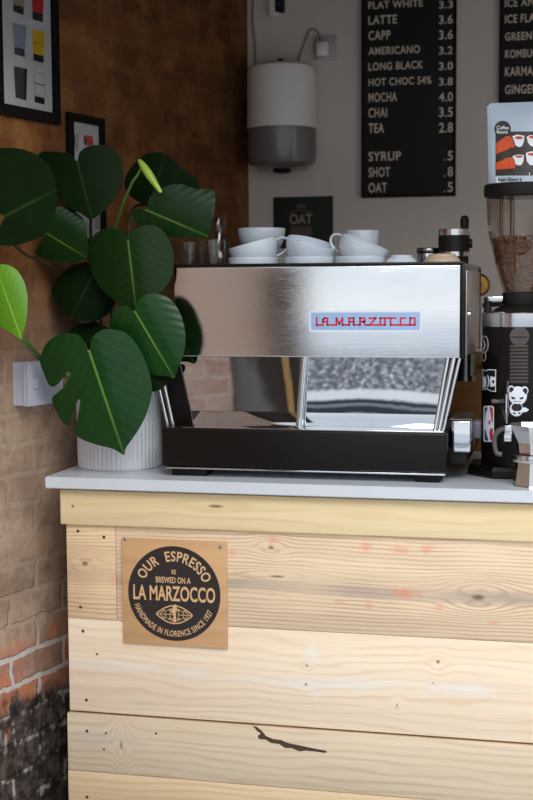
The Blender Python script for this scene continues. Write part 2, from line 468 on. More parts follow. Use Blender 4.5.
# ------------------------------------------------------------------ counter
CT = Vector((-.72, YF, 0))
counter = thing('counter', CT, 'serving counter clad in pale knotty pine boards under the white worktop', 'counter')
XL, XR = -1.3137, .62
zT0, zT1 = .8684, .9626        # trim board
def zb(py, px=300): return onY(px, py, YF).z
z_ab = zb(619, 90); z_bc = zb(712, 75)
bm = box(B(), XL+.01, XR, YF+.024, 3.62, .0, .968); mk('carcass', bm, plain('carcass_wood', (150, 118, 84), .7), counter, sm=False)
org = (CT.x, 0.0)
def K(px, py): p = onY(px, py, YF); return p.x, p.z
k1 = K(85, 564); k2 = K(271, 548); k3 = K(478, 597); k4 = K(514, 598); k5 = K(277, 577)
st = []
for (px, py, rx, rz, a) in ((273, 540, .016, .010, .55), (232, 553, .012, .012, .45), (366, 547, .014, .014, .55), (400, 550, .022, .012, .5), (426, 549, .020, .010, .55),
                            (405, 594, .034, .014, .62), (340, 602, .014, .008, .4), (369, 604, .010, .010, .45), (440, 607, .014, .009, .4), (494, 623, .014, .006, .4), (115, 580, .016, .012, .35)):
    x_, z_ = K(px, py); st.append((x_, z_, rx, rz, (228, 130, 104), a))
trimM = wood_mat('pine_trim', (234, 214, 172), (206, 172, 116), 220, .38, ((*K(217, 506), .05, .012),), seed=2, org=org, warp=.05)
topM = wood_mat('knotty_pine', (238, 213, 180), (150, 118, 96), 560, .55,
                ((k2[0], k2[1], .020, .012), (k3[0], k3[1], .042, .020), (k5[0], k5[1], .05, .008)), st, seed=5, org=org, warp=.022,
                grey=((K(300, 588)[1], .024, .75, (176, 158, 144)),), bump=.25)
shortM = wood_mat('knotty_pine_end', (236, 206, 166), (144, 110, 84), 600, .58, ((k1[0], k1[1], .022, .016),), st[-1:], seed=9, org=org, warp=.03,
                  grey=((K(90, 575)[1], .035, .5, (176, 152, 128)),), bump=.25)
midM = wood_mat('pale_pine', (248, 230, 204), (214, 180, 140), 260, .40,
                ((*K(438, 662), .012, .014), (*K(307, 665), .010, .008), (*K(306, 684), .010, .009), (*K(397, 705), .006, .010), (*K(433, 683), .006, .006)),
                ((*K(312, 655), .016, .03, (240, 238, 234), .6), (*K(315, 690), .02, .03, (240, 238, 234), .4)),
                seed=13, org=org, warp=.06, pale=((K(300, 680)[1], .028, .85),))
lowM = wood_mat('grey_pine', (232, 214, 186), (182, 156, 126), 260, .4, ((*K(122, 744), .010, .032),),
                ((*K(95, 738), .06, .03, (206, 196, 182), .6), (*K(128, 738), .05, .028, (208, 198, 184), .5)), seed=21, org=org, warp=.05)
bot2M = wood_mat('warm_pine', (238, 212, 174), (196, 160, 116), 260, .4, ((*K(337, 778), .008, .014),), (), seed=27, org=org, warp=.05)
pl = {}
bm = box(B(), -1.3255, XR, YF-.012, YF+.024, zT0, zT1, .003); mk('trim_board', bm, trimM, counter)['label'] = 'yellowish pine edge board under the worktop'
xs = onY(115.6, 540, YF).x
mk('plank', box(B(), XL, xs-.0006, YF, YF+.024, z_ab+.0006, zT0-.0015, .0015), shortM, counter)
mk('plank', box(B(), xs+.0006, XR, YF, YF+.024, z_ab+.0006, zT0-.0015, .0015), topM, counter)['label'] = 'knotty board with red paint marks'
mk('plank', box(B(), XL, XR, YF, YF+.024, z_bc+.004, z_ab-.0006, .002), midM, counter)
z_cd = zb(771, 90)
mk('plank', box(B(), XL-.006, XR, YF-.006, YF+.024, z_cd+.0006, z_bc-.002, .003), lowM, counter)
mk('plank', box(B(), XL-.006, XR, YF-.006, YF+.024, .01, z_cd-.0006, .0015), bot2M, counter)
for (px, py, yy, r) in ((73, 506, YF-.012, .0038), (78, 531, YF, .0042), (104, 537, YF, .0042), (80.5, 607, YF, .0042), (83, 631, YF, .0042), (86.5, 700, YF, .0042),
                        (97, 654, YF, .003), (87, 731, YF-.006, .0042), (87, 797, YF-.006, .0042), (106, 733, YF-.006, .003), (156, 733.5, YF-.006, .003), (104, 749, YF-.006, .003)):
    p = onY(px, py, yy)
    bm = B(); lathe(bm, [(0, -.002), (r, -.002), (r, .0008), (r*.8, .0014), (r*.3, .0012), (r*.25, .0002), (0, .0002)], seg=14)
    bm.transform(Matrix.Translation(p) @ Matrix.Rotation(PI/2, 4, 'X'))
    mk('screw', bm, M['steel_screw'] if py < 520 else M['screw'], counter)
# dark gouge on the lower board
bm = B()
for pts in (((252.5, 725.5), (257, 727), (262, 731), (266, 736), (273, 739), (281, 740), (288, 743), (300, 745.5), (312, 748), (327, 751), (325.5, 753), (315, 751.5), (305, 750.5), (300, 751.5), (291, 748), (285, 748), (279, 744), (271, 743), (266, 739.5), (259, 739), (257.5, 736), (261, 733.5), (257, 731)),):
    fin_ = [onY(a, b, YF-.0066) for a, b in pts]; poly(bm, fin_)
mk('scorch_mark', fin(bm), plain('scorched_wood', (74, 58, 46), .8, 0, .5, 200), counter, sm=False)
# worktop, scribed to the brick wall
WZ = 1.0
bm = B()
yb_ = 3.98
pts = [(-1.357, 3.225, WZ-.031), (.62, 3.225, WZ-.031), (.62, yb_, WZ-.031), (wallX(yb_)+.004, yb_, WZ-.031), (-1.357, 4.6-(W0.x+1.357-.004)/math.tan(WA)*1.0, WZ-.031)]
prism(bm, pts, (0, 0, .031)); bmesh.ops.bevel(bm, geom=bm.edges[:], offset=.0022, segments=2, affect='EDGES')
tag(mk('worktop', bm, M['worktop']), 'long white worktop slab lying over the pine counter', 'worktop')

# ------------------------------------------------------------------ wooden sign
SY = YF-.007
p00 = onY(121.5, 538, SY); p11 = onY(227.5, 649, SY)
SX0, SX1, SZ1, SZ0 = p00.x, p11.x, p00.z, p11.z
un = (SX1-SX0)/436.0
sign = thing('wooden_sign', ((SX0+SX1)/2, SY, SZ0), 'square wooden sign with a round black espresso emblem screwed to the counter', 'sign')
bm = box(B(), SX0, SX1, SY, YF-.0003, SZ0, SZ1, .0012)
mk('sign_board', bm, wood_mat('sign_plywood', (206, 164, 120), (180, 132, 88), 100, .35, (), (), seed=31, org=((SX0+SX1)/2, SZ0), warp=.06), sign)
ct = onY(174, 593.6, SY); cx_, cz_ = ct.x, ct.z
yy = SY-.0006
bm = B(); poly(bm, [(cx_+192*un*math.cos(2*PI*k/96), yy, cz_+192*un*math.sin(2*PI*k/96)) for k in range(96)])
bmesh.ops.recalc_face_normals(bm, faces=bm.faces)
mk('printed_disc', bm, plain('printed_black', (36, 28, 26), .55, 0, .1), sign, sm=False)
yt = SY-.0012
lm = plain('bare_wood_lettering', (214, 172, 126), .6, 0, .06)
def flat(s, x0, x1, y0, y1, w=.012, sp=1.0):
    bm = B(); put_text(bm, s, lambda u, v: Vector((cx_+(x0+(x1-x0)*u)*un, yt, cz_+(y0+(y1-y0)*v)*un)), w, sp); mk('lettering', bm, lm, sign, sm=False)
def arc(s, a0, a1, r0, r1, w=.012, sp=1.0):
    bm = B()
    def fn(u, v):
        a = math.radians(a0+(a1-a0)*u); r = r0+(r1-r0)*v
        return Vector((cx_+r*math.cos(a)*un, yt, cz_+r*math.sin(a)*un))
    put_text(bm, s, fn, w, sp); mk('lettering', bm, lm, sign, sm=False)
arc('OUR  ESPRESSO', 156, 22, 130, 172, .022, 1.12)
flat('IS', -8, 10, 79, 97, .02)
flat('BREWED ON A', -75, 70, 42, 67, .02)
flat('LA MARZOCCO', -170, 171, -31, 31, .022)
arc('HANDMADE IN FLORENCE SINCE 1927', 197.5, 337.5, 175, 150, .018, 1.1)
bm = B()
def ln(pts, r=1.6):
    for a, b in zip(pts, pts[1:]):
        A = Vector((cx_+a[0]*un, yt, cz_+a[1]*un)); Bq = Vector((cx_+b[0]*un, yt, cz_+b[1]*un))
        d = (Bq-A)
        if d.length < 1e-7: continue
        n = Vector((-d.z, 0, d.x)).normalized()*r*un
        bm.faces.new([bm.verts.new(q) for q in (A+n, Bq+n, Bq-n, A-n)])
ex, ez = 1, -85
ln([(ex-76+152*k/40, ez+36*math.sin(PI*k/40)**.9) for k in range(41)], 2.4); ln([(ex-76+152*k/40, ez-36*math.sin(PI*k/40)**.9) for k in range(41)], 2.4)
for w_ in (.25, .55, .8):
    for s_ in (-1, 1): ln([(ex+s_*w_*72*math.cos(PI*(k/20-.5)), ez+34*math.sin(PI*(k/20-.5))*(1-w_*.5)) for k in range(21)], 1.4)
for h_ in (-16, 0, 16): ln([(ex-76*(1-abs(h_)/48.), ez+h_), (ex+76*(1-abs(h_)/48.), ez+h_)], 1.4)
for pts in (((-14, 12), (-2, 40), (8, 42), (12, 22), (6, 4), (8, -30), (-2, -30), (-4, 0)),):
    poly(bm, [(cx_+(ex+a)*un, yt-.0002, cz_+(ez+b)*un) for a, b in pts])
mk('emblem', fin(bm), lm, sign, sm=False)
for (zx, zy) in ((62, 48), (458, 64)):
    p = Vector((cx_+(zx-263)*un, SY, cz_+(260-zy)*un))
    bm = B(); lathe(bm, [(0, -.001), (.0048, -.001), (.0048, .0012), (.0036, .002), (.0012, .0018), (.001, .0008), (0, .0008)], seg=16)
    bm.transform(Matrix.Translation(p) @ Matrix.Rotation(PI/2, 4, 'X')); mk('screw', bm, M['steel_screw'], sign)

# ------------------------------------------------------------------ espresso machine
mc = thing('espresso_machine', (-.67, 3.55, WZ), 'wide stainless espresso machine with a black base on the worktop', 'espresso machine')
mx0, mx1 = -1.052, -.294
bz0, bz1 = 1.026, 1.130
bm = box(B(), mx0, mx1, 3.30, 3.86, bz0, bz1, .006, 3); mk('base', bm, M['black_lacquer'], mc)['label'] = 'glossy black base tray'
bm = box(B(), mx0+.012, mx1-.004, 3.297, 3.86, bz0-.005, bz0-.0005, .001); mk('base_trim', bm, M['chrome'], mc)['label'] = 'thin steel strip'
for xa, xb in ((172, 206), (415, 440)):
    a = onY(xa, 478, 3.315).x; b = onY(xb, 478, 3.315).x
    for y0 in (3.315, 3.72):
        mk('foot', box(B(), a, b, y0, y0+.08, WZ, bz0-.005, .002), M['black_matt'], mc)
PYF = 3.358
px0, px1 = onY(174, 310, PYF).x, onY(460, 310, PYF).x
pz0, pz1 = onY(300, 357, PYF).z, onY(300, 266.3, PYF).z
# upper body
bm = box(B(), px0, -.2565, 3.3680, 3.90, pz0, 1.515, .003); mk('upper_body', bm, M['black_lacquer'], mc)
bm = box(B(), px0, px1, 3.3580, 3.3675, pz0, pz1, .0025, 3); mk('back_panel', bm, M['brushed'], mc)['label'] = 'brushed stainless steel panel'
bm = box(B(), px1+.0005, -.2555, 3.3590, 3.3750, pz0-.002, pz1+.002, .003); mk('corner_post', bm, M['black_lacquer'], mc)
bm = box(B(), px0-.002, -.2555, 3.3585, 3.3720, pz1, pz1+.0085, .003); mk('cup_rail', bm, M['black_lacquer'], mc)
bm = box(B(), px0-.002, px0+.01, 3.3720, 3.90, 1.515, pz1+.0085, .003); mk('cup_rail', bm, M['black_lacquer'], mc)
bm = box(B(), -.2590, -.2545, 3.3760, 3.90, 1.515, pz1+.004, .002); mk('cup_rail', bm, M['steel_dark'], mc)
g = G('satin_side_steel'); o = g.obj()
bm = box(B(), -.256, -.253, 3.3800, 3.885, pz0+.004, pz1-.014, .001); mk('side_panel', bm, g.bsdf(g.mix(g.noise(o, 8, 3), lin((176, 170, 164)), lin((190, 184, 178))), .3, .75), mc)['label'] = 'satin steel side panel'
bm = box(B(), -.257, -.251, 3.885, 3.905, pz0, pz1, .002); mk('side_post', bm, M['black_lacquer'], mc)
# screw on the side
bm = B(); lathe(bm, [(0, 0), (.007, 0), (.006, .006), (0, .007)], seg=16); bm.transform(Matrix.Translation((-.253, 3.4300, 1.43)) @ Matrix.Rotation(PI/2, 4, 'Y')); mk('screw', bm, M['chrome'], mc)
# brass steam knob at the far side
bm = B(); lathe(bm, [(0, 0), (.03, .0), (.034, .008), (.034, .022), (.028, .03), (0, .032)], seg=24); bm.transform(Matrix.Translation(onY(479, 285, 3.935)) @ Matrix.Rotation(PI/2, 4, 'X')); mk('steam_knob', bm, M['brass'], mc)
bm = B(); kq = onY(479, 285, 3.935); tube(bm, [(kq.x, 3.90, kq.z), (kq.x, 3.934, kq.z)], .012); mk('knob_stem', bm, M['steel_dark'], mc)
# mirror splash panel: leans, top towards the street
TL, TR = onY(176, 357, 3.3850), onY(449, 358, 3.3850)
BL, BR = onY(191, 431.5, 3.4100), onY(437, 433, 3.4100)
zt, zbm = pz0, bz1-.002
TL.z = TR.z = zt; BL.z = BR.z = zbm
bm = B(); NXX, NZZ = 2, 2
prism(bm, [TL, TR, BR, BL], (0, .006, .0)); mk('splash_panel', bm, M['mirror'], mc, sm=False)['label'] = 'mirror polished splash panel'
bm = box(B(), px0+.06, -.36, 3.4300, 3.84, bz1-.004, pz0+.004, .004); mk('lower_body', bm, M['black_matt'], mc)
# left black fin and chrome rods
bm = B(); a, b, c, d = onY(164, 356, 3.3800), onY(178, 356, 3.3800), onY(193.5, 431, 3.4060), onY(172, 431, 3.4060)
for q in (a, b): q.z = pz0
for q in (c, d): q.z = bz1-.003
prism(bm, [a, b, c, d], (0, .02, 0)); mk('side_fin', bm, M['black_lacquer'], mc, sm=False)
for t in (0, 6):
    bm = B(); p, q = onY(155.5+t, 372, 3.3600), onY(168+t*.9, 429, 3.3750); q.z = bz1-.004; d = (q-p).normalized(); p = p - d*((pz0+.002-p.z)/-d.z if abs(d.z) > 0 else 0)
    tube(bm, [p, q], .0042); mk('strut', bm, M['chrome'], mc)
for (xa, xb, w_) in ((448, 434.5, .005), (454, 438.5, .0062), (460, 443, .0045)):
    bm = B(); p, q = onY(xa, 357, 3.3780), onY(xb, 432, 3.3600); p.z = pz0+.002; q.z = bz1-.004
    tube(bm, [p, q], w_, 12); mk('strut', bm, M['chrome'], mc)
bm = B(); p, q = onY(304.5, 356, 3.3750), onY(299, 431, 3.3900); p.z = pz0+.002; q.z = bz1-.004
tube(bm, [p, q], [.0095, .0095], 16); mk('strut', bm, M['chrome'], mc)
bm = box(B(), px0+.03, mx1-.012, 3.312, 3.4300, bz1-.0005, bz1+.002, .001); mk('reflector_tray', bm, plain('polished_tray', (226, 228, 230), .03, 1.0, .02), mc)  # bright plate added on the base so the splash panel reflects white
# chromed bracket at the right end
a, b = onY(451.5, 420, 3.3450), onY(471, 453, 3.3450)
bm = box(B(), a.x, b.x, 3.3450, 3.52, b.z, a.z, .007, 3); mk('end_bracket', bm, M['chrome'], mc)['label'] = 'chromed end bracket'
bm = B(); e = .006
prism(bm, [(a.x-.004, 3.3460, a.z+.0005), (b.x+.001, 3.3460, a.z+.0005), (b.x+.002, 3.49, a.z+.002), (a.x+.0, 3.49, a.z+.002)], (0, 0, .003)); mk('bracket_cap', bm, M['steel_dark'], mc, sm=False)
bm = box(B(), mx1-.002, b.x-.01, 3.3600, 3.80, b.z-.03, b.z+.012, .004); mk('side_rail', bm, M['black_matt'], mc)
bm = box(B(), b.x-.012, b.x+.012, 3.56, 3.62, b.z+.012, a.z-.025, .004); mk('drain_cover', bm, M['white_plastic'], mc)
bm = B(); tube(bm, [(-.28, 3.72, 1.315), (-.28, 3.72, 1.25)], .03, 20); tube(bm, [(-.28, 3.72, 1.25), (-.28, 3.72, 1.235)], .036, 20); mk('group_head', bm, M['steel_dark'], mc)
# badge
q0, q1 = onY(309.3, 310.8, 3.3570), onY(421.6, 332, 3.3570)
BY = 3.3545
def rrect(x0, x1, z0, z1, r, n=6):
    o = []
    for cx__, cz__, a0 in ((x1-r, z1-r, 0), (x0+r, z1-r, 90), (x0+r, z0+r, 180), (x1-r, z0+r, 270)):
        for k in range(n+1):
            t = math.radians(a0+90*k/n); o.append((cx__+r*math.cos(t), cz__+r*math.sin(t)))
    return o
bm = B(); prism(bm, [(x, BY, z) for x, z in rrect(q0.x, q1.x, q1.z, q0.z, .005)], (0, 3.3578-BY, 0))
badge = mk('badge', bm, M['chrome'], mc, sm=False)
ins = .0045
bm = B(); poly(bm, [(x, BY-.0005, z) for x, z in rrect(q0.x+ins, q1.x-ins, q1.z+ins, q0.z-ins, .003)])
mk('badge_field', bm, plain('pale_blue_enamel', (150, 178, 214), .3, .3, .1, 60), badge, sm=False)['label'] = 'pale blue field'
bm = B()
def bp(zx, zy): return onY(306+zx/8.883, 306+zy/8.883, BY-.001)
ST = [[(95, 104), (95, 170), (150, 170)], [(150, 170), (150, 122), (165, 108), (190, 108), (190, 168)], [(150, 140), (190, 140)], [(190, 168), (270, 168)],
      [(270, 168), (270, 108), (296, 160), (324, 108), (324, 168)], [(324, 168), (384, 168), (384, 108), (424, 108), (424, 168)], [(384, 140), (424, 140)],
      [(424, 168), (480, 168), (480, 108), (522, 108), (522, 138), (482, 138)], [(505, 140), (528, 168), (568, 168)]]
ST2 = [[(528-515, 168), (50, 168)], [(48, 108), (104, 108), (52, 168), (190, 168)], [(145, 168), (145, 108), (280, 108)], [(186, 108), (186, 168)], [(236, 108), (236, 168), (450, 168)],
       [(325, 168), (325, 108), (365, 108)], [(410, 168), (410, 108), (452, 108), (452, 168)]]
def stroke(pts, w):
    for a, b in zip(pts, pts[1:]):
        A, Bq = bp(*a), bp(*b); d = (Bq-A); n = Vector((-d.z, 0, d.x)).normalized()*w; e = d.normalized()*w
        bm.faces.new([bm.verts.new(q) for q in (A+n-e, Bq+n+e, Bq-n+e, A-n-e)])
for s_ in ST: stroke(s_, .0023)
for s_ in ST2: stroke([(x+58*8.883, y) for x, y in s_], .0023)
mk('badge_lettering', bm, M['red'], badge, sm=False)['label'] = 'red linked lettering'

# ------------------------------------------------------------------ cups on the machine
CZ = 1.5155
def cup_mesh(r, h, foot):
    bm = B(); t = .004
    out = [(0, 0), (foot*.9, 0), (foot, .002), (foot*1.02, .006)]
    for k in range(1, 11):
        s = k/10; out.append((foot*1.02+(r-foot*1.02)*math.sin(s*PI/2)**.62, .006+(h-.006)*s**1.15))
    inn = [(r-t*.5, h+.0012)]
    for k in range(10, 0, -1):
        s = k/10; inn.append((max(.002, foot*1.02+(r-foot*1.02)*math.sin(s*PI/2)**.62-t), .010+(h-.010)*s**1.15))
    inn += [(foot*.6, .0095), (0, .009)]
    lathe(bm, out+inn, seg=48); return bm
def handle_mesh(r, h):
    bm = B(); tube(bm, spline([(r*.90, 0, h*.80), (r*1.16, 0, h*.90), (r*1.40, 0, h*.74), (r*1.36, 0, h*.48), (r*1.1, 0, h*.28), (r*.80, 0, h*.22)], 6), .0052, 10, .75); return bm
proto = {}
def cup(kind, loc, label, rot=(0, 0, 0), handle=0.0, mat='ceramic', group='white cups stacked on the machine'):
    r, h, foot = {'big': (.0695, .068, .040), 'small': (.049, .066, .028), 'dome': (.053, .070, .03), 'bowl': (.0575, .070, .036)}[kind]
    root = thing('coffee_cup', loc, label, 'cup', group, rot)
    if (kind, mat) not in proto:
        b = mk('cup_body', cup_mesh(r, h, foot), M[mat], root, local=True)
        hd = mk('handle', handle_mesh(r, h), M[mat], root, local=True) if kind in ('big', 'small') else None
        proto[(kind, mat)] = (b, hd)
    else:
        for q in proto[(kind, mat)]:
            if q is None: continue
            c = q.copy(); COL.objects.link(c); c.parent = root
    for c in root.children:
        if c.name.startswith('handle'): c.rotation_euler = (0, 0, handle)
    return root
YC = 3.535
def low_up(pxl, pxr, rimL, rimR, Y, tv, l1, l2, h1, h2):
    c = onY((pxl+pxr)/2, 260, Y)
    cup('big', (c.x, Y, CZ), l1, handle=h1)
    a, b = onY(*rimL, Y), onY(*rimR, Y)
    mid = (a+b)/2; tilt = math.atan2(b.z-a.z, b.x-a.x)
    E_ = Matrix.Rotation(-tilt, 4, 'Y') @ Matrix.Rotation(tv, 4, 'X')
    up = E_ @ Vector((0, 0, .065))
    cup('big', mid-up, l2, tuple(E_.to_euler()), h2)
low_up(228.5, 278.5, (228, 251), (277.5, 237), YC, math.radians(4), 'white cup standing upright at the left end of the front row, under the tilted cup', 'tilted white cup leaning up to the right, resting on the leftmost front cup', PI/2, .15)
low_up(284, 335, (287, 236.5), (336, 250), YC-.01, math.radians(9), 'white cup standing upright in the middle of the front row of cups', 'tilted white cup opening to the viewer, resting on the middle front cup', PI/2, 2.4)
low_up(337, 384, (341.5, 234.5), (388.5, 253), YC, math.radians(3), 'white cup standing upright under the most steeply tilted cup', 'most steeply tilted white cup, handle on its left, rightmost of the front row', PI/2, PI-.2)
YK = 3.70
c = onY(261.5, 232, YK); top = zAt(229.8, c.x, YK)
cup('big', (c.x, YK, CZ), 'white cup in the back row standing beneath another upright cup on the left', handle=2.0)
cup('big', (c.x, YK, top-.0652), 'white cup topmost of the back stack on the left, level rim', handle=1.2)
c = onY(362, 232, YK); top = zAt(230.6, c.x, YK)
n3 = 3
for i, nm in enumerate(('small white cup at the bottom of the back stack on the right', 'small white cup in the middle of the back stack on the right', 'small white cup topmost of the back stack on the right')):
    cup('small', (c.x, YK, (CZ, top-.067-.010, top-.067)[i] if i != 1 else top-.067-.012), nm, handle=PI/2)
bs = [o for o in COL.objects if o.name.startswith('coffee_cup')]
# upturned bowls
for (pxa, pxb, kind, mat, lab) in ((382, 421, 'dome', 'ceramic', 'upturned small white bowl between the cups and the beige bowl'), (420.5, 463.5, 'bowl', 'cream_ceramic', 'upturned beige stoneware bowl in front of the black canister')):
    Yb_ = 3.51 if kind == 'dome' else 3.45
    c = onY((pxa+pxb)/2, 260, Yb_)
    h = {'dome': .071, 'bowl': .071}[kind]
    r = cup(kind, (c.x, Yb_, CZ+h), lab, (PI, 0, 0), mat=mat, group=None); r['category'] = 'bowl'; r.name = 'upturned_bowl'
# steel jar
Yj = 3.66; c = onY(428, 252, Yj); zt = zAt(248, c.x, Yj)
jar = thing('storage_jar', (c.x, Yj, CZ), 'small steel jar with a dark lid beside the black canister', 'jar')
bm = B(); lathe(bm, [(0, CZ), (.029, CZ), (.03, CZ+.003), (.03, zt-.016), (.028, zt-.014), (0, zt-.014)], c.x, c.y, 32); mk('jar_body', bm, M['chrome'], jar)
bm = B(); lathe(bm, [(0, zt-.0139), (.031, zt-.0139), (.032, zt-.012), (.032, zt-.003), (.03, zt), (0, zt)], c.x, c.y, 32); mk('lid', bm, M['steel_dark'], jar)
# canister
Yc = 3.64; c = onY(454, 245, Yc); X = c.x; zt = zAt(229.5, X, Yc); zc1 = zAt(235.5, X, Yc); zc2 = zAt(252, X, Yc); zc3 = zAt(256.5, X, Yc)
can = thing('canister', (X, Yc, CZ), 'black cylindrical canister with two steel bands at the right end of the machine top', 'canister')
r = .042
bm = B(); lathe(bm, [(0, CZ), (r-.004, CZ), (r-.002, CZ+.004), (r-.002, zc3), (0, zc3)], X, Yc, 40); mk('canister_base', bm, M['black_matt'], can)
bm = B(); lathe(bm, [(r, zc3), (r, zc2), (r-.006, zc2), (r-.006, zc3), (r, zc3)], X, Yc, 40); mk('steel_band', bm, M['alu'], can)
bm = B(); lathe(bm, [(0, zc3+.0004), (r-.007, zc3+.0004), (r-.007, zc2), (r+.001, zc2+.0002), (r+.001, zc1-.0002), (0, zc1-.0002)], X, Yc, 40); mk('canister_body', bm, M['black_matt'], can)
bm = B(); lathe(bm, [(r, zc1), (r, zt), (r-.003, zt+.001), (r-.006, zt), (r-.006, zc1+.001), (0, zc1+.001)], X, Yc, 40); mk('steel_band', bm, M['alu'], can)
bm = B(); lathe(bm, [(0, 0), (.012, 0), (.013, .004), (.012, .01), (0, .011)], seg=20); bm.transform(Matrix.Translation((X+r-.002, Yc-.005, (zc1+zc2)/2)) @ Matrix.Rotation(PI/2, 4, 'Y')); mk('knob', bm, M['black_matt'], can)
# tamper standing in the canister
c = onY(464.5, 225, Yc+.012); zt2 = zAt(215.5, c.x, c.y)
tp = thing('tamper', (c.x, c.y, zc1+.0012), 'black handled tamper standing upright in the black canister', 'tamper')
bm = B(); lathe(bm, [(0, zc1+.0012), (.017, zc1+.0012), (.017, zc1+.006), (.009, zc1+.009), (0, zc1+.009)], c.x, c.y, 24); mk('tamper_base', bm, M['alu'], tp)
bm = B(); lathe(bm, [(0, zc1+.009), (.0105, zc1+.009), (.0115, zt2-.03), (.0125, zt2-.014), (.010, zt2-.004), (.005, zt2), (0, zt2)], c.x, c.y, 24); mk('tamper_handle', bm, M['black_matt'], tp)
# glassware left
def glass_obj(name, prof, pxc, Y, label, cat, seg=40, extra=None):
    c = onY(pxc, 262, Y); root = thing(name, (c.x, Y, CZ), label, cat)
    bm = B(); lathe(bm, [(r, z+CZ) for r, z in prof], c.x, Y, seg); mk('glass_body', bm, M['glass'], root)
    return root, c
def tumbler(r, h): return [(0, .0), (r*.82, .0), (r*.86, .003), (r, h), (r-.002, h+.0006), (r*.83, .008), (0, .008)]
Yg = 3.50
glass_obj('drinking_glass', tumbler(.034, .118), 214, Yg, 'clear glass tumbler beside the leftmost cup', 'glass')
glass_obj('drinking_glass', tumbler(.036, .115), 190, 3.56, 'clear glass behind the tip of the plant leaf, left of the carafe', 'glass')
rt, c = glass_obj('glass_carafe', [(0, 0), (.04, 0), (.043, .01), (.043, .07), (.034, .1), (.018, .135), (.017, .165), (.024, .19), (.022, .19), (.015, .165), (.016, .136), (.032, .101), (.041, .07), (.041, .012), (0, .008)], 219, 3.68, 'tall clear glass carafe with a curved handle behind the tumbler', 'carafe')
bm = B(); tube(bm, spline([(c.x+.03, 3.68, CZ+.11), (c.x+.065, 3.68, CZ+.115), (c.x+.072, 3.68, CZ+.08), (c.x+.06, 3.68, CZ+.04), (c.x+.042, 3.68, CZ+.03)], 6), .004); mk('handle', bm, M['glass'], rt)

# ------------------------------------------------------------------ grinder
GY = 3.52; GX = onY(520, 400, GY).x
def gz(py): return zAt(py, GX, GY)
gr = thing('coffee_grinder', (GX, GY, WZ), 'tall black coffee grinder covered in stickers beside the espresso machine', 'coffee grinder')
RB = (GX - onY(481, 400, GY).x)*.985
bm = B()
lathe(bm, [(0, WZ), (.118, WZ), (.124, WZ+.005), (.124, WZ+.02), (.118, WZ+.03), (0, WZ+.03)], GX-.018, GY, 8, a0=PI/8); mk('base_plate', bm, M['black_lacquer'], gr, sm=False)
zr0, zr1 = gz(326), gz(311.5)
bm = B(); lathe(bm, [(0, WZ+.0302), (RB, WZ+.0302), (RB, zr0), (0, zr0)], GX, GY, 64); body = mk('grinder_body', bm, M['black_lacquer'], gr)
bm = B(); lathe(bm, [(0, zr0+.0003), (RB+.0015, zr0+.0003), (RB+.002, zr0+.003), (RB+.002, zr1-.003), (RB-.002, zr1), (0, zr1)], GX, GY, 64); mk('steel_ring', bm, M['alu'], gr)['label'] = 'bright steel ring'
zc0, zc1 = gz(305), gz(293)
bm = B(); lathe(bm, [(0, zr1+.0003), (.075, zr1+.0003), (.07, zr1+.006), (.048, zc0), (.05, zc0+.003), (.05, zc1), (.044, zc1+.003), (.0, zc1+.003)], GX, GY, 48); mk('hopper_collar', bm, M['black_matt'], gr)
bm = box(B(), GX-.085, GX-.045, GY-.05, GY-.02, gz(301), gz(296), .003); mk('hopper_gate', bm, M['chrome'], gr)
bm = B(); tube(bm, [(GX-.1, GY-.02, gz(305)), (GX-.05, GY-.01, gz(304))], .006); tube(bm, [(GX-.085, GY-.03, gz(297)), (GX-.085, GY-.03, zr1)], .01); mk('adjusting_lever', bm, M['black_matt'], gr)
# hopper
hp = [(503.5, 293), (498.5, 276), (493.3, 256), (490.5, 243), (488, 230), (485.8, 198)]
prof = [(GX-onY(a, b, GY).x, gz(b)) for a, b in hp]
prof[0] = (prof[0][0], zc1+.003)
sp_ = spline([(r, 0, z) for r, z in prof], 5); pf = [(p.x, p.z) for p in sp_]
bm = B(); lathe(bm, pf+[(r-.0025, z) for r, z in pf[::-1]], GX, GY, 64); mk('hopper', bm, M['hopper'], gr)['label'] = 'clear smoky bean hopper'
zl0, zl1 = gz(197.5), gz(184.5); RL = GX-onY(484, 190, GY).x
bm = B(); lathe(bm, [(0, zl0), (RL-.006, zl0), (RL-.003, zl0+.001), (RL, zl0+.005), (RL, zl1-.003), (RL-.003, zl1), (0, zl1)], GX, GY, 64); mk('hopper_lid', bm, M['black_matt'], gr)
bm = B(); tube(bm, [(GX-.025, GY, gz(245)), (GX-.025, GY, zl0)], .006); tube(bm, [(GX-.055, GY+.02, gz(245)), (GX-.055, GY+.02, zl0)], .004); mk('hopper_rod', bm, M['steel_dark'], gr)
# vent grille and round cap on the body
bm = B()
def cyl(px, py, off): return onCyl(px, py, GX, GY, RB+off)
def cpoly(bm, pts, off, n=1):
    P = [Vector(p) for p in pts]; ed = []
    for a, b in zip(P, P[1:]+P[:1]):
        k = max(1, int((b-a).length/1.0)); ed += [a.lerp(b, i/k) for i in range(k)]
    V2 = list(ed); x0 = min(p.x for p in P); x1 = max(p.x for p in P); y0 = min(p.y for p in P); y1 = max(p.y for p in P)
    y = y0+.6
    while y < y1:
        x = x0+.6
        while x < x1:
            q = Vector((x, y))
            if min((q-p).length for p in ed) > .35: V2.append(q)
            x += .9
        y += 1.6
    vo, _, fo = delaunay_2d_cdt(V2, [], [list(range(len(ed)))], 1, 1e-5)[:3]
    vs = [bm.verts.new(cyl(q.x, q.y, off)) for q in vo]
    for f in fo: bm.faces.new([vs[i] for i in f])
    return bm
for k in range(11):
    y = 346.5+k*3.55
    prof_ = [cyl(510+18*i/8, y, .0015) for i in range(9)]
    tube(bm, prof_, .0044, 6)
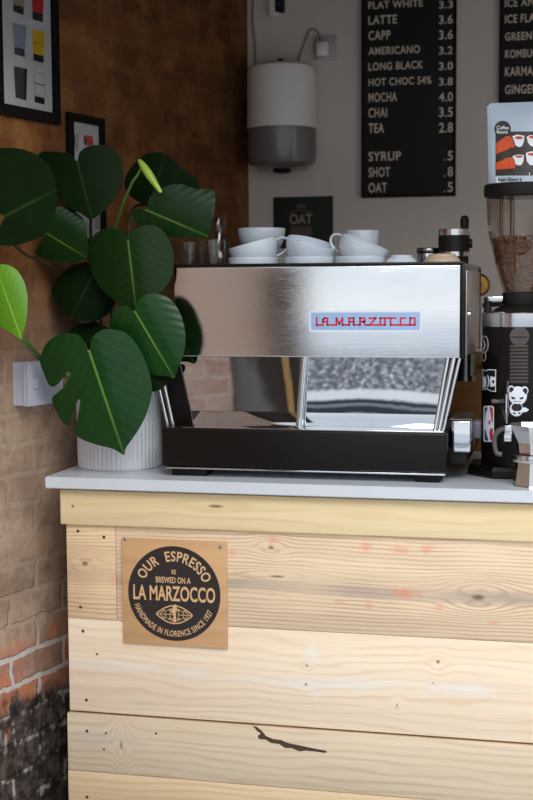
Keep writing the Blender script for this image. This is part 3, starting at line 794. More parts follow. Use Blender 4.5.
mk('vent_grille', bm, plain('vent_grey', (58, 51, 47), .6), gr)
bm = B(); c0 = cyl(519.5, 336.5, 0); d = Vector((c0.x-GX, c0.y-GY, 0)).normalized()
lathe(bm, [(0, 0), (.0245, 0), (.0255, .002), (.0245, .004), (0, .0045)], seg=32); bm.transform(Matrix.Translation(c0-d*.001) @ d.to_track_quat('Z', 'Y').to_matrix().to_4x4()); mk('round_cap', bm, plain('cap_grey', (66, 60, 60), .4), gr)
bm = B(); tube(bm, [cyl(510.5, 337, .0045), cyl(519.5, 337, .0050), cyl(528.5, 337, .0045)], .0012, 6); mk('cap_slot', bm, M['black_matt'], gr)
# stickers on the body (decals follow the cylinder)
def ell(cx, cy, rx, ry, n=20): return [(cx+rx*math.cos(2*PI*k/n), cy+ry*math.sin(2*PI*k/n)) for k in range(n)]
def ring(bm, cx, cy, rx, ry, w, off, n=28):
    for k in range(n):
        a, b = 2*PI*k/n, 2*PI*(k+1)/n
        cpoly(bm, [(cx+rx*math.cos(a), cy+ry*math.sin(a)), (cx+rx*math.cos(b), cy+ry*math.sin(b)), (cx+(rx-w)*math.cos(b), cy+(ry-w)*math.sin(b)), (cx+(rx-w)*math.cos(a), cy+(ry-w)*math.sin(a))], off)
def Z1(x, y): return (473+x/8.0, 320+y/8.0)
def Z2(x, y): return (478+x/9.69, 370+y/9.69)
def decal(name, mat, parent, polys, off):
    for p in polys: ob = mk(name, fin(cpoly(B(), p, off)), M[mat], parent, sm=False)
    return ob
# interlocked letters sticker
o_ = [(75, 390), (105, 402), (125, 393), (185, 397), (183, 576), (140, 570), (110, 554), (75, 561)]
i_ = [(82, 401), (105, 410), (126, 401), (178, 404), (176, 568), (141, 562), (110, 546), (82, 552)]
dc = decal('letters_sticker', 'sticker_white', gr, [[Z1(*p) for p in o_]], .0007); dc['label'] = 'sticker with two interlocked letters'
decal('sticker_black', 'sticker_black', dc, [[Z1(*p) for p in i_]], .0012)
decal('sticker_letters', 'sticker_white', dc, [[Z1(*p) for p in ((80, 455), (98, 452), (106, 470), (106, 520), (98, 542), (80, 540))],
      [Z1(*p) for p in ((112, 440), (124, 446), (132, 478), (124, 530), (112, 548), (118, 520), (120, 480), (118, 462))],
      [Z1(*p) for p in ((140, 450), (178, 458), (178, 528), (140, 536), (134, 510), (136, 478))]], .0017)
decal('sticker_dot', 'sticker_black', dc, [[Z1(162+9*math.cos(2*PI*k/12), 494+14*math.sin(2*PI*k/12)) for k in range(12)]], .0022)
# blue, white and red player sticker
def rr(x0, x1, y0, y1, r): return [(x, y) for x, y in rrect(x0, x1, y0, y1, r, 4)]
nb = decal('player_sticker', 'sticker_white', gr, [rr(483.3, 494, 405.8, 441.8, 2.2)], .0007); nb['label'] = 'tall blue, white and red sticker with a player figure'
decal('sticker_blue', 'sticker_blue', nb, [[(484.6, 408), (487.5, 407), (487.3, 409.5), (485.6, 413), (485.0, 419), (484.6, 426)], [(484.5, 429), (485.8, 431), (487.2, 436), (488.5, 440.6), (485.5, 440.6), (484.5, 439)]], .0012)
decal('sticker_red', 'sticker_red', nb, [[(489.5, 406.8), (492.6, 407.4), (493, 412), (492.8, 423), (491.6, 421.5), (490.8, 415), (490.2, 411)], [(488.8, 420), (490.6, 421), (490, 425), (488.4, 424)], [(492.8, 428), (492.8, 438.8), (491.5, 440.6), (490.2, 440.4), (489.2, 433), (490.3, 428.5)]], .0012)
# round swirl mark
bm = B(); ring(bm, 484.6, 344.2, 4.0, 8.6, 1.0, .0007); ring(bm, 483.8, 356.5, 2.4, 5.0, .9, .0007)
cpoly(bm, [(482.5, 338.5), (484, 340), (485.8, 345), (484.6, 345.5)], .0007); cpoly(bm, [(484.6, 345), (485.8, 345.4), (484.2, 350), (482.6, 349.4)], .0007)
mk('swirl_sticker', fin(bm), plain('grey_white_sticker', (186, 186, 190), .5), gr, sm=False)['label'] = 'round white swirl mark'
# bear sticker
E2 = lambda cx, cy, rx, ry: [Z2(*p) for p in ell(cx, cy, rx, ry)]
bear = decal('bear_sticker', 'sticker_white', gr, [E2(322, 190, 32, 40), E2(452, 200, 36, 42), E2(386, 250, 88, 92), E2(372, 380, 66, 70), [Z2(*p) for p in ((420, 375), (455, 360), (495, 385), (470, 405), (420, 412))]], .0007)
bear['label'] = 'white sticker of a frowning black-eared bear'
decal('sticker_black', 'sticker_black', bear, [E2(324, 192, 22, 28), E2(456, 204, 24, 30), E2(376, 362, 52, 40)], .0013)
decal('sticker_white', 'sticker_white', bear, [E2(384, 258, 76, 72), E2(374, 418, 48, 20)], .0019)
decal('sticker_face', 'sticker_black', bear, [[Z2(*p) for p in ((318, 255), (362, 268), (356, 284), (330, 282))], [Z2(*p) for p in ((444, 258), (402, 270), (408, 286), (436, 282))],
      [Z2(*p) for p in ((345, 302), (420, 302), (420, 307), (345, 307))], E2(352, 420, 14, 8), E2(402, 418, 14, 8)], .0024)
# beans
bm = B(); zt = gz(238)
def rad(z):
    for (r0, z0), (r1, z1) in zip(pf, pf[1:]):
        if z0 <= z <= z1: return r0+(r1-r0)*(z-z0)/(z1-z0+1e-9)
    return pf[0][0]
core = [(max(.004, rad(z)-.010), z) for z in [zc1+.004+(zt-zc1-.012)*k/8 for k in range(9)]]
lathe(bm, [(0, core[0][1])]+core+[(0, core[-1][1]+.006)], GX, GY, 32)
def bean(p, rx=.0052, ry=.0038, rz=.0032):
    t = bmesh.new(); bmesh.ops.create_icosphere(t, subdivisions=1, radius=1)
    e = Matrix.Translation(p) @ Matrix.Rotation(random.uniform(0, 6.28), 4, 'X') @ Matrix.Rotation(random.uniform(0, 6.28), 4, 'Z') @ Matrix.Diagonal((rx, ry, rz, 1))
    t.transform(e); join(bm, t)
for k in range(1500):
    z = zc1+.008 + (zt-zc1-.01)*random.random()**.75; a = random.uniform(PI*.9, PI*2.1)
    r = rad(z)-.0085-.002*random.random(); bean(Vector((GX+r*math.cos(a), GY+r*math.sin(a), z)))
for k in range(260):
    a = random.uniform(0, 2*PI); r = (rad(zt)-.009)*math.sqrt(random.random()); bean(Vector((GX+r*math.cos(a), GY+r*math.sin(a), zt-.004+.006*random.random())))
bo = tag(mk('coffee_beans', bm, M['bean']), 'roasted coffee beans filling the clear grinder hopper', 'coffee beans'); bo['kind'] = 'stuff'
# ------------------------------------------------------------------ coffee bag on the hopper lid
BYB = 3.50
A0, A1 = onY(487.5, 184, BYB), onY(486, 103.5, BYB)
bx0 = (A0.x+A1.x)/2; bw = .188; bz0_ = zl1+.0003; bz1_ = zAt(103.5, bx0, BYB)
def bag_pt(u, v, side=-1):
    bul = (math.sin(PI*min(max(u, 0), 1))**.6)*(.030*(1-v)**.75 if v < .86 else .030*.14**.75*(1-(v-.86)/.14))+.0015
    wr = .0012*math.sin(14*u+9*v)*math.sin(11*v)*(1 if .15 < v < .86 else 0)
    inset = .006*(1-v)
    return Vector((bx0+inset+(bw-2*inset)*u, BYB+side*(bul+wr), bz0_+(bz1_-bz0_)*v))
bm = B(); NU, NV = 24, 30
for side in (-1, 1):
    gd = [[bm.verts.new(bag_pt(i/NU, j/NV, side)) for i in range(NU+1)] for j in range(NV+1)]
    for j in range(NV):
        for i in range(NU): bm.faces.new((gd[j][i], gd[j][i+1], gd[j+1][i+1], gd[j+1][i]))
bmesh.ops.remove_doubles(bm, verts=bm.verts, dist=.0005)
# close the rim
bmesh.ops.holes_fill(bm, edges=[e for e in bm.edges if e.is_boundary], sides=400)
bag = thing('coffee_bag', (bx0+bw/2, BYB, bz0_), 'pale blue coffee bag with orange hands and white cups, standing on the grinder lid', 'bag')
mk('pouch', bm, M['bag'], bag)
PXB = lambda px, py: onY(px, py, BYB-.02)
def bagp(px, py, off):
    p = PXB(px, py)
    for _ in range(3):
        u = (p.x-bx0)/bw; v = (p.z-bz0_)/(bz1_-bz0_); q = bag_pt(u, v); p = onY(px, py, q.y-off)
    return p
def bdecal(name, mat, polys, off, dense=False):
    for pts in polys:
        bm = B()
        if dense:
            (x0, y0), (x1, y1) = pts; n = 10
            gd = [[bm.verts.new(bagp(x0+(x1-x0)*i/n, y0+(y1-y0)*j/n, off)) for i in range(n+1)] for j in range(n+1)]
            for j in range(n):
                for i in range(n): bm.faces.new((gd[j][i], gd[j][i+1], gd[j+1][i+1], gd[j+1][i]))
        else: poly(bm, [bagp(a, b, off) for a, b in pts])
        mk(name, fin(bm), M[mat], bag, sm=False)
def ZB(x, y): return (480+x/8.0, 100+y/8.0)
bdecal('picture_panel', 'bag_brown', [((495.5, 131.5), (556, 175.5))], .0008, True)
bdecal('round_label', 'bag_black', [[ZB(*p) for p in ell(181, 232, 66, 66, 28)]], .0016)
bdecal('printed_hand', 'bag_orange', [[ZB(*p) for p in ((130, 345), (165, 320), (205, 292), (240, 286), (252, 305), (264, 318), (268, 345), (278, 362), (272, 382), (250, 378), (225, 392), (190, 408), (130, 432))],
                                      [ZB(*p) for p in ((130, 500), (170, 485), (205, 465), (240, 458), (258, 462), (272, 478), (276, 500), (288, 518), (280, 545), (255, 548), (200, 552), (130, 556))]], .0018)
bdecal('printed_cup', 'bag_white', [[ZB(*p) for p in ((258, 290), (300, 276), (355, 286), (352, 330), (336, 370), (308, 377), (284, 362), (274, 330))], [ZB(*p) for p in ((372, 295), (400, 280), (450, 284), (450, 370), (410, 370), (385, 345))],
                                    [ZB(*p) for p in ((258, 450), (300, 436), (352, 440), (348, 485), (334, 518), (306, 524), (284, 510), (276, 480))], [ZB(*p) for p in ((366, 425), (400, 412), (450, 412), (450, 522), (400, 522), (375, 490))]], .0022)
bdecal('printed_coffee', 'bag_red', [[ZB(*p) for p in ell(312, 302, 32, 12)], [ZB(*p) for p in ell(424, 297, 34, 11)], [ZB(*p) for p in ell(312, 452, 32, 10)], [ZB(*p) for p in ell(420, 434, 40, 11)], [ZB(*p) for p in ell(215, 318, 14, 12)]], .0027)
bdecal('white_band', 'bag_white', [[ZB(*p) for p in ((130, 615), (400, 600), (400, 580), (560, 570), (560, 680), (130, 680))]], .0012)
def btext(s, x0, x1, y0, y1, mat, off=.0024):
    bm = B(); put_text(bm, s, lambda u, v: bagp(*ZB(x0+(x1-x0)*u, y1+(y0-y1)*v), off), .01); mk('lettering', bm, M[mat], bag, sm=False)
btext('Coffee', 134, 230, 206, 236, 'bag_white'); btext('Beans', 134, 222, 242, 268, 'bag_white'); btext('Bean Blend 6', 145, 335, 618, 648, 'bag_black')

# ------------------------------------------------------------------ moka pot
p = onZ(531, 488, WZ); MY = p.y+.05; MX = onY(534, 470, MY).x
def mz(py): return zAt(py, MX, MY)
mo = thing('moka_pot', (MX, MY, WZ), 'octagonal aluminium moka pot with its lid open in front of the grinder', 'moka pot')
def rx(px, py): return (MX-onY(px, py, MY).x)/.96
bm = B(); lathe(bm, [(0, WZ), (rx(512.5, 486), WZ), (rx(513, 484), WZ+.003), (rx(516.5, 462), mz(461)), (0, mz(461))], MX, MY, 8, a0=PI/8+.2); mk('boiler', bm, M['alu'], mo, sm=False)
bm = B(); lathe(bm, [(0, mz(461)+.0002), (rx(513, 458), mz(461)+.0002), (rx(512, 456), mz(459)), (rx(513, 453), mz(454)), (0, mz(453.5))], MX, MY, 40); mk('collar', bm, M['alu'], mo)
bm = B(); lathe(bm, [(0, mz(453.3)), (rx(518, 452), mz(453.3)), (rx(516.5, 440), mz(442)), (rx(510.5, 428), mz(430)), (rx(508.5, 424), mz(424.5)), (rx(510.5, 424), mz(424.5)), (rx(519, 445), mz(446)), (0, mz(446))], MX, MY, 8, a0=PI/8+.2); mk('upper_chamber', bm, M['alu'], mo, sm=False)
hx = lambda px, py: onY(px, py, MY-.012)
bm = B(); tube(bm, spline([hx(510, 430), hx(503, 428.8), hx(497.5, 432), hx(494.5, 438), hx(495, 447), hx(497, 453), hx(502, 454.3)], 6), [.008]*5+[.0085]*10+[.0078]*22, 10, .8); mk('handle', bm, M['grey_plastic'], mo)['label'] = 'dark grey curved handle'
a, b = hx(504.5, 434), hx(512.5, 425); bm = box(B(), a.x, b.x, MY-.024, MY-.002, a.z, b.z, .002)
a, b = hx(504, 441), hx(511.5, 434.2); box(bm, a.x, b.x, MY-.02, MY-.004, a.z, b.z, .001); mk('hinge', bm, M['alu'], mo)
LZ = lambda px, py: onY(px, py, MY-.012)
c0 = LZ(508, 401.5); rl = (LZ(508, 378).z-LZ(508, 424).z)/2
bm = B(); lathe(bm, [(rl, 0), (rl, .003), (.010, .020), (0, .021)], seg=8, a0=PI/8)
lathe(bm, [(rl-.001, .0005), (.010, .018), (0, .019)], seg=8, a0=PI/8)
rm = Matrix.Rotation(-PI/2, 4, 'Y') @ Matrix.Rotation(0, 4, 'Z')
bm.transform(Matrix.Translation(c0) @ rm); lid = mk('lid', bm, M['alu'], mo, sm=False); lid['label'] = 'open faceted lid standing upright'
bm = B(); lathe(bm, [(0, .0205), (.0045, .0205), (.005, .028), (.0058, .038), (.004, .041), (0, .041)], seg=14); bm.transform(Matrix.Translation(c0) @ rm); mk('lid_knob', bm, M['grey_plastic'], lid)

# ------------------------------------------------------------------ potted plant
pc = onZ(119.5, 471.5, WZ); PY = pc.y+.113; PX = onY(119.8, 440, PY).x
pr = (onY(160.5, 455, PY).x-onY(79.5, 455, PY).x)/2
plant = thing('potted_monstera', (PX, PY, WZ), 'large glossy leafy plant in a ribbed white pot at the worktop end', 'potted plant')
ptop = zAt(384, PX, PY)
bm = B(); NR = 56
def rib(a): return 1+.018*(abs(math.sin(a*NR/2))-.6)
lathe(bm, [(0, WZ), (pr*.95, WZ), (pr*.975, WZ+.004)], PX, PY, NR*6)
lathe(bm, [(pr*.975, WZ+.004), (pr*.98, WZ+.05), (pr*.99, ptop-.05), (pr, ptop-.003)], PX, PY, NR*6, rib)
lathe(bm, [(pr, ptop-.003), (pr*.985, ptop), (pr*.93, ptop), (pr*.92, ptop-.03)], PX, PY, NR*6)
mk('pot', bm, M['pot'], plant)['label'] = 'white pot with fine vertical ribs'
bm = B(); lathe(bm, [(pr*.925, ptop-.03), (pr*.5, ptop-.018), (0, ptop-.014)], PX, PY, 40); mk('soil', bm, M['soil'], plant)

def leaf(base, tip, outline, Y0, ax=0.0, ay=0.0, mat='leaf', dome=.03, n=5, dens=5, tipc=0.0, fold=0.0):
    """outline (image corners) is laid on a tilted leaf plane Y = Y0 + ax*dx + ay*dy and cupped around the midrib"""
    b2, t2 = Vector(base).to_2d(), Vector(tip).to_2d(); d2 = t2-b2; L2 = d2.length; e = d2/L2; nrm = Vector((-e.y, e.x))
    o2 = [Vector((q[0], q[1])) for q in spline([(p[0], p[1], 0) for p in outline], dens, True)]
    wmax = max(abs((q-b2).dot(nrm)) for q in o2)
    def Yat(p):
        q = p-b2; lat = q.dot(nrm)/wmax; s = q.dot(e)/L2
        return Y0+ax*q.x/100+ay*q.y/100+dome*lat*lat+tipc*max(0, s)**2 - fold*abs(lat)
    bm = B(); uvl = bm.loops.layers.uv.new('UVMap')
    xs = [q.x for q in o2]; ys = [q.y for q in o2]; N = len(o2); V2 = list(o2); E2_ = []
    kk = len(V2); nm = 16
    for k in range(nm): V2.append(b2+d2*((k+.5)/nm))
    E2_ = [(kk+k, kk+k+1) for k in range(nm-1)]
    stp = 4.2; y = min(ys)+1.1; row = 0
    while y < max(ys):
        x = min(xs)+.7+(stp/2 if row % 2 else 0)
        while x < max(xs):
            q = Vector((x, y))
            if abs((q-b2).dot(nrm)) > 2.2 and min((q-p).length for p in o2) > 1.6: V2.append(q)
            x += stp
        y += stp*.87; row += 1
    vo, eo, fo = delaunay_2d_cdt(V2, E2_, [list(range(N))], 1, 1e-4)[:3]
    vs = []; inf = []
    for q in vo:
        vs.append(bm.verts.new(onY(q.x, q.y, Yat(q)))); inf.append(((q-b2).dot(nrm)/wmax, (q-b2).dot(e)/L2))
    for f3 in fo:
        f = bm.faces.new([vs[i] for i in f3])
        for l, i in zip(f.loops, f3): l[uvl].uv = inf[i]
    bmesh.ops.remove_doubles(bm, verts=bm.verts, dist=.00002)
    bmesh.ops.recalc_face_normals(bm, faces=bm.faces)
    ob = mk('leaf', bm, M[mat], plant); smooth(ob, 180)
    return onY(base[0], base[1], Y0)
def stalk(pts, r0, r1, mat='stem'):
    sp = spline(pts, 6); n = len(sp); bm = B(); tube(bm, sp, [r0+(r1-r0)*i/(n-1) for i in range(n)], 8); return mk('stem', bm, M[mat], plant)
root = Vector((PX, PY, ptop-.02))
# outlines in image corners, one leaf each
L1 = [(89, 351), (92, 338), (100, 331), (109, 329), (126, 333), (139, 348), (148, 369), (152, 389), (148, 410), (139, 429), (126, 448), (124, 455), (113, 449), (94, 444), (78, 437), (76, 428), (79, 410), (80, 400), (77, 402), (72, 416), (68, 426), (61, 420), (54, 407), (52, 398), (57, 393), (66, 384), (72, 370), (68, 371), (58, 384), (50, 386), (44, 374), (40, 360), (46, 344), (60, 334), (76, 334), (84, 341)]
b1 = leaf((89, 351), (124, 455), L1, 3.225, .02, .01, 'leaf', .035, tipc=.02)
L2 = [(135, 312), (136, 303), (148, 294), (165, 296), (178, 309), (185, 331), (184, 352), (178, 368), (174, 378), (166, 376), (150, 374), (133, 362), (120, 347), (110, 331), (111, 318), (118, 307), (128, 306)]
b2_ = leaf((135, 312), (174, 378), L2, 3.28, -.01, .02, 'leaf', .03)
L3 = [(128, 241), (132, 231), (149, 225), (164, 232), (173, 251), (172, 275), (162, 291), (148, 301), (136, 310), (126, 305), (113, 299), (98, 285), (90, 267), (88, 249), (95, 234), (110, 228), (123, 232)]
b3 = leaf((128, 241), (136, 310), L3, 3.315, .0, .0, 'leaf_mid', .035)
L4 = [(97, 268), (88, 262), (70, 267), (55, 282), (52, 294), (60, 308), (76, 319), (95, 321), (110, 312), (116, 298), (108, 280)]
b4 = leaf((97, 268), (70, 319), L4, 3.38, .0, .0, 'leaf_shaded', .03)
L5 = [(77, 161), (80, 152), (90, 146), (108, 146), (119, 157), (123, 175), (120, 191), (108, 207), (92, 219), (80, 213), (66, 206), (56, 194), (50, 178), (38, 160), (42, 152), (58, 152), (70, 154)]
b5 = leaf((77, 161), (92, 219), L5, 3.34, .0, -.02, 'leaf_shaded', .03)
L6 = [(4, 216), (-14, 214), (-30, 200), (-34, 170), (-20, 152), (0, 148), (22, 149), (40, 157), (53, 172), (57, 195), (55, 215), (46, 233), (28, 242), (10, 246), (-6, 240)]
b6 = leaf((-6, 222), (55, 190), L6, 3.05, .02, .0, 'leaf_shaded', .03)
L7 = [(46, 233), (42, 222), (55, 207), (70, 210), (83, 219), (88, 240), (87, 256), (74, 263), (52, 260), (36, 254), (40, 242)]
b7 = leaf((46, 233), (84, 256), L7, 3.33, .0, .02, 'leaf_mid', .025)
L8 = [(150, 205), (135, 200), (125, 188), (127, 174), (140, 158), (156, 152), (170, 157), (182, 169), (194, 176), (200, 190), (192, 200), (172, 206)]
b8 = leaf((150, 205), (165, 153), L8, 3.50, .0, .0, 'leaf_shaded', .03)
L9 = [(146, 210), (150, 197), (165, 187), (180, 184), (196, 189), (213, 190), (215, 208), (210, 230), (206, 238), (190, 238), (165, 236), (146, 230), (134, 220), (136, 209)]
b9 = leaf((146, 210), (207, 236), L9, 3.42, .01, .0, 'leaf_mid', .025)
L11 = [(20, 338), (10, 332), (-4, 322), (-16, 305), (-18, 280), (-8, 266), (8, 265), (20, 274), (27, 292), (27, 314), (24, 330)]
b11 = leaf((21, 338), (-4, 268), L11, 3.08, .0, -.01, 'leaf_backlit', .02)
L12 = [(150, 372), (140, 352), (120, 345), (100, 350), (100, 372), (120, 388), (148, 392), (163, 388), (168, 376)]
leaf((120, 350), (164, 388), L12, 3.31, .0, .0, 'leaf_shaded', .02)
L13 = [(110, 330), (92, 322), (70, 330), (72, 350), (90, 366), (110, 362), (118, 346)]
leaf((112, 335), (75, 345), L13, 3.42, .0, .0, 'leaf_shaded', .02)
# stalks
stalk([root+Vector((-.01, 0, 0)), onY(98, 392, 3.42), onY(84, 366, 3.28), b1], .006, .0042)
stalk([root+Vector((.01, -.01, 0)), onY(128, 370, 3.44), onY(130, 335, 3.35), b2_], .006, .004)
stalk([root, onY(122, 345, 3.47), onY(124, 285, 3.47), b3+Vector((0, .002, 0))], .006, .004)
stalk([root+Vector((-.02, 0, 0)), onY(104, 340, 3.5), onY(96, 290, 3.48), b4+Vector((0, .002, 0))], .005, .004, 'stem_dark')
stalk([root+Vector((-.02, .02, 0)), onY(96, 330, 3.5), onY(91, 240, 3.46), onY(90, 200, 3.40), b5+Vector((0, .003, 0))], .006, .0035, 'stem_dark')
stalk([root+Vector((-.03, 0, 0)), onY(80, 330, 3.46), onY(60, 275, 3.42), onY(22, 252, 3.18), b6+Vector((0, .004, 0))], .006, .0035, 'stem_dark')
stalk([root+Vector((-.02, .01, 0)), onY(92, 320, 3.50), onY(72, 262, 3.47), b7+Vector((0, .003, 0))], .005, .0035, 'stem_dark')
stalk([root+Vector((.02, .03, 0)), onY(132, 330, 3.54), onY(128, 240, 3.54), onY(134, 208, 3.54), b8+Vector((0, .003, 0))], .006, .0035, 'stem_dark')
stalk([root+Vector((.02, .01, 0)), onY(136, 320, 3.50), onY(136, 240, 3.48), b9+Vector((0, .003, 0))], .006, .0035)
stalk([root+Vector((-.05, 0, .0)), onY(62, 372, 3.42), onY(40, 358, 3.34), onY(28, 345, 3.14), b11], .010, .0065)['label'] = 'thick pale green stalk'
# rolled young leaf and its stalk
bb = [onY(139, 160, 3.40), onY(146, 170, 3.395), onY(154, 182, 3.39), onY(161, 192.5, 3.385)]
bm = B(); sp = spline(bb, 8); n = len(sp); tube(bm, sp, [(.002+.0135*math.sin(min(1, .12+i/(n-1)*1.5)*PI/2))*(1-.72*(i/(n-1))**1.5) for i in range(n)], 14); mk('rolled_leaf', bm, M['bud'], plant)['label'] = 'yellow-green unopened rolled leaf'
stalk([root+Vector((.0, .02, 0)), onY(112, 320, 3.53), onY(110, 260, 3.50), onY(118, 218, 3.45), onY(131, 185, 3.41), onY(137.5, 175, 3.402), onY(142, 166, 3.40)], .006, .003)

# ------------------------------------------------------------------ brick-wall furniture
def wp(t, off, z): return W0 - WD*t + WN*off + Vector((0, 0, z))
def wt(px, py, off=0.0): p = onW(px, py, off); return (W0-p).dot(WD)
def wquad(bm, t0, t1, z0, z1, o0, o1, bev=0):
    t = bmesh.new(); bmesh.ops.create_cube(t, size=1)
    for v in t.verts: v.co = wp(t0+(v.co.x+.5)*(t1-t0), o0+(v.co.y+.5)*(o1-o0), z0+(v.co.z+.5)*(z1-z0))
    if bev: bmesh.ops.bevel(t, geom=t.edges[:], offset=bev, segments=2, affect='EDGES')
    join(bm, t)
def wframe(t0, t1, z0, z1, fw, label):
    """t0 > t1 : t grows towards the viewer (left in the picture)"""
    root = thing('picture_frame', wp((t0+t1)/2, 0, z0), label, 'picture')
    bm = B(); dth = .012
    wquad(bm, t1, t0, z0, z0+fw, .001, dth, .002); wquad(bm, t1, t0, z1-fw, z1, .001, dth, .002)
    wquad(bm, t1, t1+fw, z0+fw, z1-fw, .001, dth, .002); wquad(bm, t0-fw, t0, z0+fw, z1-fw, .001, dth, .002)
    mk('frame', bm, M['frame_black'], root)
    bm = B(); wquad(bm, t1+fw*.8, t0-fw*.8, z0+fw*.8, z1-fw*.8, .002, .006); pr_ = mk('print', bm, M['mat_white'], root, sm=False)
    bm = B(); wquad(bm, t1+fw*.8, t0-fw*.8, z0+fw*.8, z1-fw*.8, .0094, .0104); mk('glazing', bm, M['glass'], root, sm=False)
    return root, pr_
zf0 = onW(59, 124.0, .012).z; tr_ = wt(60, 120, .012); tl_ = wt(-3, 100, .012)
fr1, pr1 = wframe(tl_, tr_, zf0, zf0+.52, .026, 'larger black picture frame at top left showing rows of coloured takeaway cups')
def F1(x, y): return onW(x/4.85, y/4.85, .0070)
def motif(mat, pts, par, fn=F1):
    bm = B(); poly(bm, [fn(*p) for p in pts]); mk('printed_motif', fin(bm), M[mat], par, sm=False)
motif('print_tan', ((60, -60), (120, -45), (116, 35), (64, 22)), pr1); motif('print_black', ((65, 22), (115, 35), (115, 74), (64, 54)), pr1)
motif('print_red', ((152, -50), (214, -35), (208, 70), (158, 55)), pr1); motif('print_black', ((158, 55), (209, 70), (208, 108), (158, 94)), pr1)
motif('print_blue', ((58, 108), (126, 125), (120, 240), (70, 226)), pr1); motif('print_black', ((70, 226), (120, 240), (120, 278), (70, 262)), pr1); motif('print_line', ((60, 172), (126, 186), (125, 189), (61, 175)), pr1)
motif('print_yellow', ((155, 143), (218, 158), (211, 272), (162, 260)), pr1); motif('print_black', ((162, 260), (212, 272), (212, 306), (162, 292)), pr1); motif('print_black', ((160, 200), (216, 213), (215, 217), (160, 204)), pr1)
motif('print_black', ((67, 320), (132, 335), (128, 488), (76, 474)), pr1)
motif('print_line', ((163, 345), (222, 360), (216, 474), (168, 462)), pr1); motif('mat_white', ((166, 349), (219, 363), (213, 470), (171, 460)), pr1, lambda x, y: onW(x/4.85, y/4.85, .0074))
motif('print_black', ((168, 464), (216, 476), (216, 508), (168, 495)), pr1); motif('print_black', ((165, 400), (220, 414), (219, 418), (165, 404)), pr1, lambda x, y: onW(x/4.85, y/4.85, .0078))
zt_ = onW(87, 116, .012).z; zb_ = onW(87, 246, .012).z
fr2, pr2 = wframe(wt(69.5, 150, .012), wt(104.5, 150, .012), zb_, zt_, .020, 'smaller black picture frame partly hidden behind the plant leaves')
def F2(x, y): return onW(65+x/5.71, 110+y/5.71, .0070)
motif('print_red', ((106, 142), (160, 152), (162, 208), (112, 200)), pr2, F2); motif('print_black', ((106, 160), (124, 163), (124, 195), (108, 192)), pr2, lambda x, y: onW(65+x/5.71, 110+y/5.71, .0078))
motif('print_line', ((38, 132), (78, 140), (78, 235), (38, 225)), pr2, F2); motif('print_black', ((42, 150), (58, 150), (58, 200), (44, 195)), pr2, lambda x, y: onW(65+x/5.71, 110+y/5.71, .0078))
motif('print_line', ((170, 600), (210, 605), (206, 680), (168, 676)), pr2, F2); motif('print_tan', ((112, 640), (130, 645), (128, 720), (112, 715)), pr2, F2)
# switched socket box
zs0 = onW(14, 404.5).z; zs1 = onW(14, 363.5).z; ts = wt(14, 385)
sk = thing('wall_socket', wp(ts-.07, 0, zs0), 'white surface-mounted socket box on the brick wall beside the big leaf', 'socket')
wd = .046
bm = B(); wquad(bm, ts-.15, ts, zs0, zs1, .001, wd-.008, .003); mk('back_box', bm, M['white_plastic'], sk)
bm = B(); wquad(bm, ts-.152, ts+.001, zs0-.001, zs1+.001, wd-.008, wd, .003); fp = mk('face_plate', bm, M['white_plastic'], sk)
for dt in (.03, .115):
    bm = B(); wquad(bm, ts-dt-.006, ts-dt+.006, zs0+.045, zs0+.07, wd, wd+.004, .0015); mk('switch', bm, M['white_plastic'], fp)
# ------------------------------------------------------------------ back wall furniture
YW = YB-.0003
def wallbox(x0, x1, z0, z1, th_, bev=.002): return box(B(), x0, x1, YW-th_, YW, z0, z1, bev)
# menu boards
def board(px0, px1, pyb, rows, label, lx, prices=None, width=None):
    a = onY(px0, pyb, YW-.02); b = onY(px1, pyb, YW-.02)
    x0, x1 = a.x, b.x if width is None else a.x+width
    root = thing('menu_board', ((x0+x1)/2, YW-.01, a.z), label, 'menu board')
    mk('board', box(B(), x0, x1, YW-.018, YW, a.z, 2.62-.02, .002), M['board_black'], root)
    bm = B(); fz = .006; 
    box(bm, x0-.004, x0+.003, YW-.024, YW, a.z-.004, 2.6, .001); box(bm, x1-.003, x1+.004, YW-.024, YW, a.z-.004, 2.6, .001); box(bm, x0+.003, x1-.003, YW-.024, YW, a.z-.004, a.z+.003, .001)
    mk('board_edge', bm, M['frame_black'], root)
    yt = YW-.0192
    for (s, py, xr, pr_, xp) in rows:
        p0 = onY(lx, py+5.3, yt); p1 = onY(xr, py-5.0, yt); h = p1.z-p0.z
        bm = B(); put_text(bm, s, lambda u, v: Vector((p0.x+(p1.x-p0.x)*u, yt, p0.z+h*v)), .014, 1.08)
        mk('lettering', bm, M['letter'], root, sm=False); bm = B()
        if pr_:
            q0 = onY(xp, py+4.7, yt); q1 = onY(453, py-5.6, yt)
            if pr_[0] == '.':
                # a dot and a digit
                put_text(bm, pr_[1:], lambda u, v: Vector((q1.x-.018+.018*u, yt, q0.z+h*v)), .014)
                w_ = .0045; bm.faces.new([bm.verts.new((q1.x-.031+dx*w_, yt, q0.z+dz*w_)) for dx, dz in ((0, 0), (1, 0), (1, 1), (0, 1))])
            else: put_text(bm, pr_, lambda u, v: Vector((q0.x+(q1.x-q0.x)*u, yt, q0.z+h*v)), .014, 1.05)
        if pr_: mk('price', bm, M['letter'], root, sm=False)
        else: bm.free()
    return root
